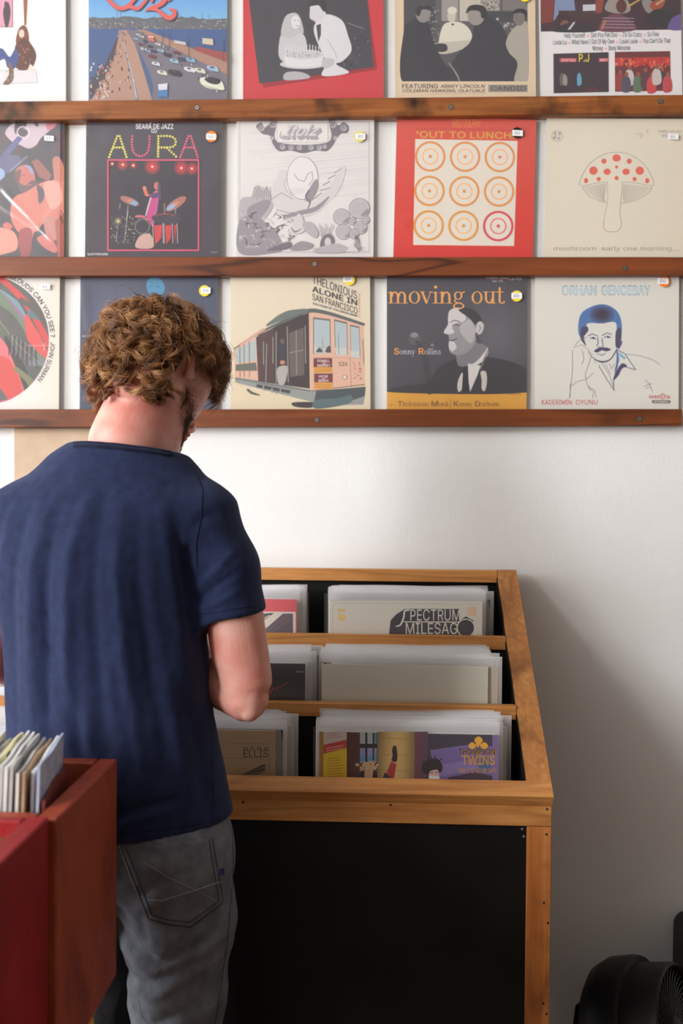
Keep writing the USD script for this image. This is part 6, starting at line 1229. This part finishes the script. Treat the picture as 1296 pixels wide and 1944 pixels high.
FOLDS = [([(205, 930), (180, 1050), (172, 1250), (176, 1420)], .012, .0048), ([(232, 940), (224, 1080), (232, 1280), (250, 1480)], .011, -.0036), ([(262, 960), (262, 1080), (278, 1260), (310, 1460)], .010, .0042), ([(292, 960), (300, 1100), (322, 1280), (352, 1460)], .011, -.0040),
         ([(130, 960), (112, 1080), (104, 1260), (108, 1420)], .012, .0042), ([(96, 960), (76, 1080), (66, 1240), (70, 1400)], .009, -.0036), ([(60, 960), (44, 1080), (36, 1240), (38, 1400)], .009, .0040), ([(152, 960), (140, 1100), (136, 1300), (140, 1480)], .009, -.0040),
         ([(332, 960), (346, 1060), (362, 1180), (372, 1320)], .010, .0042), ([(356, 1000), (368, 1100), (380, 1220)], .006, -.0050), ([(375, 1030), (372, 1070), (378, 1130)], .005, -.0080), ([(240, 1510), (262, 1500), (320, 1486), (362, 1482)], .0065, -.0052), ([(236, 1540), (246, 1512), (262, 1502)], .006, -.0046), ([(250, 1528), (300, 1508), (360, 1496)], .007, .0034), ([(186, 1440), (230, 1470), (300, 1470)], .012, .0026),
         ([(388, 1110), (420, 1080), (455, 1040)], .007, .0034), ([(384, 1136), (418, 1110), (462, 1080)], .006, -.0036), ([(386, 1155), (424, 1136), (470, 1112)], .006, .0030), ([(380, 1000), (402, 980), (430, 970)], .008, -.0026), ([(140, 1100), (170, 1300), (240, 1500)], .012, -.0026), ([(118, 1280), (160, 1440), (230, 1580)], .012, .0030), ([(205, 1300), (216, 1440), (222, 1560)], .010, .0026), ([(340, 1300), (366, 1420), (384, 1540)], .009, .0030), ([(364, 1280), (392, 1420), (414, 1540)], .008, -.0032)]
for p, w_, a_ in FOLDS: f_ += fold(x, z, p, w_, a_) * back
f_ += (fbm(np.column_stack([x * 26, y * 10, z * 6]), 3, 5) - .5) * .006 * np.clip((1.36 - z) / .25, .25, 1)
f_ += (fbm(np.column_stack([x * 60, y * 40, z * 24]), 2, 9) - .5) * .0016
f_ *= np.clip((z - hemz0 - .004) / .035, .12, 1) * np.clip((mp(228, 838)[2] + .01 - z) / .05, 0, 1)
sm.vertices = v + n_ * f_[:, None]
obj('t_shirt', sm, M['navy'], MAN, True, label='navy cotton T-shirt')
TS = f'{MAN}/t_shirt'
def on_surface(m, pts, lift, y0=-.80):
    """points of the mesh seen at photograph pixels, lifted towards the viewer"""
    D = np.array([ray(*p) for p in pts]); O = np.tile(CAM, (len(D), 1))
    loc, ri, ti = m.ray.intersects_location(O, D, multiple_hits=False)
    out = np.full((len(D), 3), np.nan); out[ri] = loc - D[ri] * lift
    ok = ~np.isnan(out[:, 0])
    return out[ok]
def resample(p, n):
    p = np.asarray(p, float); L = np.r_[0, np.cumsum(np.linalg.norm(np.diff(p, axis=0), axis=1))]; s = np.linspace(0, L[-1], n)
    return np.column_stack([np.interp(s, L, p[:, 0]), np.interp(s, L, p[:, 1])])
def seam(parent, m, pts, r, material, name='seam', n=60, lift=.0002):
    q = on_surface(m, resample(pts, n), lift)
    if len(q) > 4: obj(name, tube(q, r, 6), material, parent, True)
M['navy_dark'] = cloth('navy_rib', lin((16, 21, 42)), lin((21, 27, 50)), 90, .4, .15)
cxs = np.arange(140, 326, 3.0); cys = np.arange(806, 880, 1.5); G_ = np.array([(a, b) for a in cxs for b in cys]); D_ = np.array([ray(*p) for p in G_])
hit = sm.ray.intersects_any(np.tile(CAM, (len(D_), 1)), D_).reshape(len(cxs), len(cys)); top = np.array([cys[np.argmax(h_)] if h_.any() else np.nan for h_ in hit]); okc = ~np.isnan(top)
from scipy.ndimage import gaussian_filter1d
NV = np.column_stack([cxs[okc], gaussian_filter1d(top[okc], 2.0)])
for off in (3.5, 8.0): seam(TS, sm, NV + [0, off], .0034, M['navy_dark'], 'collar_rib', 70, .0006)
seam(TS, sm, NV + [0, 12.5], .0006, M['navy_dark'], 'seam', 70)
seam(TS, sm, [(379, 1166), (420, 1161), (460, 1153), (497, 1146)], .0007, M['navy_dark'])
seam(TS, sm, [(20, 1585), (120, 1584), (215, 1583), (300, 1576), (380, 1564), (440, 1547)], .0007, M['navy_dark'])
seam(TS, sm, [(362, 880), (384, 930), (382, 980), (372, 1030), (374, 1080)], .0008, M['navy_dark'])
seam(TS, sm, [(402, 1440), (404, 1500), (402, 1575)], .0007, M['navy_dark'])

# ---- jeans
h = .0055
P, o = grid((-.64, -.90, .0), (-.20, -.54, .985), h)
X, Y, Z = P[..., 0], P[..., 1], P[..., 2]
Fp = ell_sdf(P, (-.415, -.702, .91), (.160, .106, .12))
Fp = smin(Fp, cap_sdf(P, (-.497, -.722, .845), (-.335, -.722, .845), .086, .086, .86), .05)
legR = smin(smin(cap_sdf(P, mp(336, 1640) + [0, -.012, 0], mp(339, 1745), .090, .0845, .92), cap_sdf(P, mp(339, 1745), mp(337, 1880), .0845, .0745), .03), cap_sdf(P, mp(337, 1880), knR, .0745, .064), .02)
legR = smin(legR, smin(cap_sdf(P, knR, knR + (anR - knR) * .45 + [0, -.012, 0], .064, .061), cap_sdf(P, knR + (anR - knR) * .45 + [0, -.012, 0], anR, .061, .058), .02), .02)
pL = [np.array([-.493, -.702, .80]), np.array([-.496, -.675, .72]), np.array([-.502, -.648, .60]), knL]
legL = cap_sdf(P, pL[0], pL[1], .090, .084, .92)
for a_, b_, r0, r1 in ((pL[1], pL[2], .084, .0745), (pL[2], pL[3], .0745, .064), (knL, knL + (anL - knL) * .45 + [0, -.012, 0], .064, .061), (knL + (anL - knL) * .45 + [0, -.012, 0], anL, .061, .058)): legL = smin(legL, cap_sdf(P, a_, b_, r0, r1), .02)
FJ = smin(Fp, smin(legL, legR, .012), .035)
FJ = smax(FJ, Z - .925, .004); FJ = smax(FJ, .045 - Z, .004)
jm = surface_nets(FJ, o, h); trimesh.smoothing.filter_taubin(jm, .5, .53, 6)
n_ = jm.vertex_normals; v = jm.vertices.copy(); x, y, z = v.T; back = np.clip((-.68 - y) / .03, 0, 1); f_ = np.zeros(len(v))
JF = [([(232, 1722), (270, 1750), (330, 1776), (420, 1740)], .008, -.007), ([(236, 1760), (300, 1790), (360, 1790), (430, 1750)], .012, .006), ([(240, 1830), (300, 1826), (360, 1790), (430, 1770)], .010, -.005), ([(250, 1850), (310, 1850), (370, 1810), (436, 1790)], .010, .005), ([(252, 1880), (310, 1905), (350, 1880), (420, 1850)], .010, -.005), ([(256, 1930), (320, 1925), (370, 1890), (424, 1880)], .012, .005),
      ([(262, 1640), (300, 1650), (330, 1610)], .010, -.0035), ([(280, 1680), (310, 1670), (340, 1640)], .010, .0035), ([(296, 1690), (300, 1720), (306, 1745)], .007, -.003), ([(230, 1650), (250, 1690), (262, 1720)], .010, -.003)]
for p, w_, a_ in JF: f_ += fold(x, z, p, w_, a_) * back
f_ += (fbm(np.column_stack([x * 30, y * 24, z * 22]), 3, 15) - .5) * .006 + (fbm(np.column_stack([x * 90, y * 70, z * 60]), 2, 19) - .5) * .0018
low = np.clip((.30 - z) / .25, 0, 1); f_ += low * .004 * np.sin(z * 150 + 3 * x * 40)
jm.vertices = v + n_ * f_[:, None]
obj('jeans', jm, M['denim'], MAN, True, label='faded grey denim jeans')
JN = f'{MAN}/jeans'
# back pocket: a patch that follows the jeans
pk = sg.Polygon([(228, 1604), (262, 1604), (330, 1600), (404, 1588), (412, 1640), (420, 1690), (424, 1714), (362, 1762), (320, 1756), (282, 1746), (262, 1690)])
gx, gy = np.meshgrid(np.arange(228, 428, 4.0), np.arange(1586, 1766, 4.0)); gp = np.column_stack([gx.ravel(), gy.ravel()])
ins = shapely.contains_xy(pk, gp[:, 0], gp[:, 1]); gp = gp[ins]
bd = resample(np.array(pk.exterior.coords), 160); allp = np.vstack([gp, bd])
from scipy.spatial import Delaunay
tri = Delaunay(allp).simplices; ct = allp[tri].mean(1); tri = tri[shapely.contains_xy(pk, ct[:, 0], ct[:, 1])]
D = np.array([ray(*p) for p in allp]); loc, ri, ti = jm.ray.intersects_location(np.tile(CAM, (len(D), 1)), D, multiple_hits=False)
PP = np.full((len(D), 3), np.nan); PP[ri] = loc - D[ri] * .0022
okv = ~np.isnan(PP[:, 0]); tri = tri[okv[tri].all(1)]
PP[~okv] = 0
edge = np.zeros(len(allp), bool); edge[len(gp):] = True; PP[edge & okv] += D[edge & okv] * .0018
pm = trimesh.Trimesh(PP, tri, process=False); pm.update_faces(pm.area_faces > 1e-12); pm.remove_unreferenced_vertices()
a_, b_, c_ = (pm.vertices[pm.faces[:, k]] for k in range(3)); bad = np.cross(b_ - a_, c_ - a_)[:, 1] > 0; ff = pm.faces.copy(); ff[bad] = ff[bad][:, ::-1]; pm.faces = ff
POC = obj('back_pocket', pm, M['denim'], JN, True)
both = cat_m([jm, pm])
def stitch(pts, r=.0006, m_='thread', n=50, lift=.0004, parent=JN): seam(parent, both, pts, r, M[m_], 'stitching', n, lift)
out = [(228, 1606), (262, 1690), (282, 1745), (320, 1755), (362, 1760), (424, 1713), (420, 1690), (411, 1640), (403, 1592)]
stitch(out, .0009, 'thread', 140); inn = [(238, 1606), (270, 1690), (288, 1738), (322, 1747), (360, 1751), (416, 1710), (412, 1688), (404, 1640), (397, 1594)]
stitch(inn, .0006, 'thread', 140)
stitch([(226, 1604), (246, 1660), (281, 1746)], .0007, 'thread_light', 60); stitch([(281, 1708), (306, 1710), (352, 1696), (420, 1674)], .0007, 'thread_light', 60); stitch([(272, 1636), (320, 1666), (380, 1694), (412, 1712)], .0004, 'thread_light', 60)
stitch([(441, 1570), (443, 1650), (432, 1780), (418, 1880), (408, 1943)], .0006, 'thread', 80); stitch([(262, 1900), (268, 1925), (276, 1943)], .0006, 'thread_light', 20)
M['blue_tab'] = plain('blue_tab', lin((40, 46, 110)), .7)
tb = on_surface(both, [(417, 1650), (425, 1649), (426, 1661), (418, 1662)], .0016)
if len(tb) == 4: obj('pocket_tab', trimesh.Trimesh(np.vstack([tb, tb + [0, .001, 0]]), [[0, 2, 1], [0, 3, 2], [4, 5, 6], [4, 6, 7], [0, 1, 5], [0, 5, 4], [1, 2, 6], [1, 6, 5], [2, 3, 7], [2, 7, 6], [3, 0, 4], [3, 4, 7]], process=False), M['blue_tab'], POC if False else JN)

# ---- shoes
for a_ in (anL, anR):
    s0 = a_ + [0, -.055, -.048]; s1 = a_ + [0, .175, -.052]
    up = m3.Manifold.batch_boolean([hull((a_ + [0, -.02, -.02], .044), (a_ + [0, -.035, -.048], .037), (a_ + [0, .06, -.045], .038)), hull((a_ + [0, .06, -.042], .038), (a_ + [0, .155, -.058], .030))], m3.OpType.Add)
    up = up.trim_by_plane((0, 0, 1), .014).refine_to_length(.008)
    t_ = trimesh.Trimesh(*meshkit.arrays(up)[:2]); trimesh.smoothing.filter_taubin(t_, .5, .53, 6)
    sh = obj('shoe', t_, M['shoe'], MAN, True)
    g = unary_union([sg.Point(a_[0], a_[1] - .032).buffer(.043), sg.Point(a_[0], a_[1] + .06).buffer(.044), sg.Point(a_[0], a_[1] + .152).buffer(.037)]).convex_hull
    so = trimesh.creation.extrude_polygon(g, .018, engine='earcut'); obj('sole', so, M['sole'], sh)
# ---- hair: thousands of curled strands in locks
def hair_mat(name, c0, c1, c2):
    return mat(name, {'h': ('hair_info', {}), 'g': ('geometry', {}), 'n': ('noise_texture', dict(scale=38, detail=3)), 'r': ('rgb_ramp', dict(ramp=[(.30, c0), (.52, c1), (.74, c2)])),
                      'p': ('principled_bsdf', dict(roughness=.38, specular_ior_level=.5))},
               [('g.position', 'n.vector'), ('n.fac', 'r.fac'), ('r.color', 'p.base_color')])
M['hair'] = hair_mat('hair_brown', lin((88, 55, 32)), lin((152, 104, 62)), lin((226, 176, 118)))
M['beard'] = hair_mat('beard_brown', lin((78, 50, 34)), lin((104, 70, 46)), lin((130, 90, 60)))
rs = np.random.default_rng(5)
A = np.array([.088, .105, .095]); HH = H(0, 0, .012)
def scalp(d): return HH + hr * d[0] * A[0] + hf * d[1] * A[1] + hu * d[2] * (A[2] if d[2] > 0 else .118)
curves, widths = [], []
locks = 0
while locks < 700:
    d = rs.normal(size=3); d /= np.linalg.norm(d)
    r_, f_, u_ = d
    if u_ < (-.84 if f_ < -.1 else -.55): continue
    if f_ > .55 and u_ < .35: continue                  # face
    if f_ > .15 and u_ < -.05: continue                 # cheeks
    if abs(r_) > .70 and -.42 < f_ < .34 and u_ < .22 and r_ > 0: continue    # the right ear stays clear
    locks += 1
    nrm = hr * d[0] / A[0] + hf * d[1] / A[1] + hu * d[2] / A[2]; nrm /= np.linalg.norm(nrm)
    nrm0 = nrm; crown = np.array([-.15, -.25, .95]); away = d - crown * (d @ crown); away = hr * away[0] + hf * away[1] + hu * away[2]
    away = away - nrm * (away @ nrm); away /= np.linalg.norm(away) + 1e-9
    swirl = np.cross(nrm, away)
    top = np.clip((u_ + .1) / .9, 0, 1)
    flow = away * (1 - .1) + swirl * rs.normal(.15, .45) + np.array([0, 0, -.35 * (1 - top)]); flow -= nrm * (flow @ nrm); flow /= np.linalg.norm(flow)
    side = np.cross(nrm, flow)
    curl = 1 - .65 * top if r_ > -.2 else 1 - .35 * top
    L = rs.uniform(.058, .092) * (1.0 if u_ > -.25 else .72); turns = rs.uniform(.9, 1.9) * (.35 + curl); R_ = rs.uniform(.007, .0135) * (.35 + .75 * curl); ph = rs.uniform(0, 6.28); hand_ = rs.choice([-1, 1])
    lift = rs.uniform(.013, .026) * (.75 + .35 * curl)
    n = 16; t = np.linspace(0, 1, n)
    root = scalp(d) - nrm * .004
    spine = root + flow * (L * (t - .18 * t ** 2))[:, None] + nrm * (lift * np.sin(np.minimum(t * 1.7, 1.57)) - .62 * (L * t) ** 2 / .16)[:, None]
    grow = np.clip(t * 2.2, 0, 1)
    ang = ph + hand_ * turns * 2 * np.pi * t
    cen = spine + (nrm * (np.cos(ang) * R_ * grow)[:, None] * .8 + side * (np.sin(ang) * R_ * grow)[:, None])
    ns = 34
    for k in range(ns):
        q = rs.normal(size=2) * .0024; tw = rs.normal(0, .25)
        off = (side * q[0] + nrm * q[1])[None, :] * (1.25 - .55 * t)[:, None]
        a2 = ang + tw * t; extra = (nrm * (np.cos(a2) - np.cos(ang))[:, None] + side * (np.sin(a2) - np.sin(ang))[:, None]) * R_ * grow[:, None] * .6
        wisp = rs.normal(size=3) * .0045 * (t ** 2)[:, None] * (3.0 if rs.random() < .06 else 1)
        curves.append((cen + off + extra + wisp)[:max(8, int(n * rs.uniform(.75, 1.0)))])
def basis(name, cs, w0, material, parent):
    p = UsdGeom.BasisCurves.Define(stage, f'{parent}/{name}')
    pts = np.vstack(cs) - base_of(parent)
    p.CreatePointsAttr(Vt.Vec3fArray.FromNumpy(pts.astype(np.float32))); p.CreateCurveVertexCountsAttr(Vt.IntArray.FromNumpy(np.array([len(c) for c in cs], np.int32)))
    p.CreateTypeAttr('linear'); p.CreateWidthsAttr(Vt.FloatArray.FromNumpy(np.concatenate([np.linspace(w0, w0 * .45, len(c)) for c in cs]).astype(np.float32))); p.SetWidthsInterpolation('vertex')
    UsdShade.MaterialBindingAPI.Apply(p.GetPrim()).Bind(material)
    return p
hp = basis('hair', curves, .00075, M['hair'], MAN); setdata(hp.GetPrim(), 'tousled curly light brown hair')
# the dense under-layer of hair that the locks grow from
sc = trimesh.creation.icosphere(5, 1.0); dv = sc.vertices
keep = (dv[:, 2] > np.where((dv[:, 1] < -.1) & (dv[:, 0] < .45), -.74, -.42)) & ~((dv[:, 1] > .50) & (dv[:, 2] < .38)) & ~((dv[:, 1] > .12) & (dv[:, 2] < -.02)) & ~((np.abs(dv[:, 0]) > .70) & (dv[:, 2] < .16) & (dv[:, 1] > -.42))
pv_ = np.array([scalp(q) for q in dv]); bump = (fbm(pv_ * 60, 3, 3) - .35) * .018; nn = (dv / A); nn /= np.linalg.norm(nn, axis=1, keepdims=True); nn = nn[:, :1] * hr + nn[:, 1:2] * hf + nn[:, 2:] * hu
pv_ = pv_ + nn * (bump + .002)[:, None]
fk = sc.faces[keep[sc.faces].all(1)]; um = trimesh.Trimesh(pv_, fk, process=False); um.remove_unreferenced_vertices()
M['hair_under'] = plain('hair_under', lin((70, 44, 26)), .8)
obj('hair_base', um, M['hair_under'], MAN, True)
bc = []
from scipy.spatial import cKDTree
bodyv = bm.vertices; kd = cKDTree(bodyv)
for _ in range(7000):
    s_ = rs.choice([-1, 1]); t = rs.random()
    p = H(s_ * (.056 - .020 * t ** 2 + rs.normal(0, .003)), .006 + .075 * t + rs.normal(0, .006), -.040 - .055 * t + rs.normal(0, .013)); dd = p - H(0, .01, -.03); dd /= np.linalg.norm(dd)
    p = bodyv[kd.query(p)[1]] + rs.normal(size=3) * .0016
    bc.append(np.array([p + dd * (.0020 * q) + np.array([0, 0, -.0028 * q]) for q in np.linspace(0, 1, 4)]))
basis('beard', bc, .00032, M['beard'], MAN)
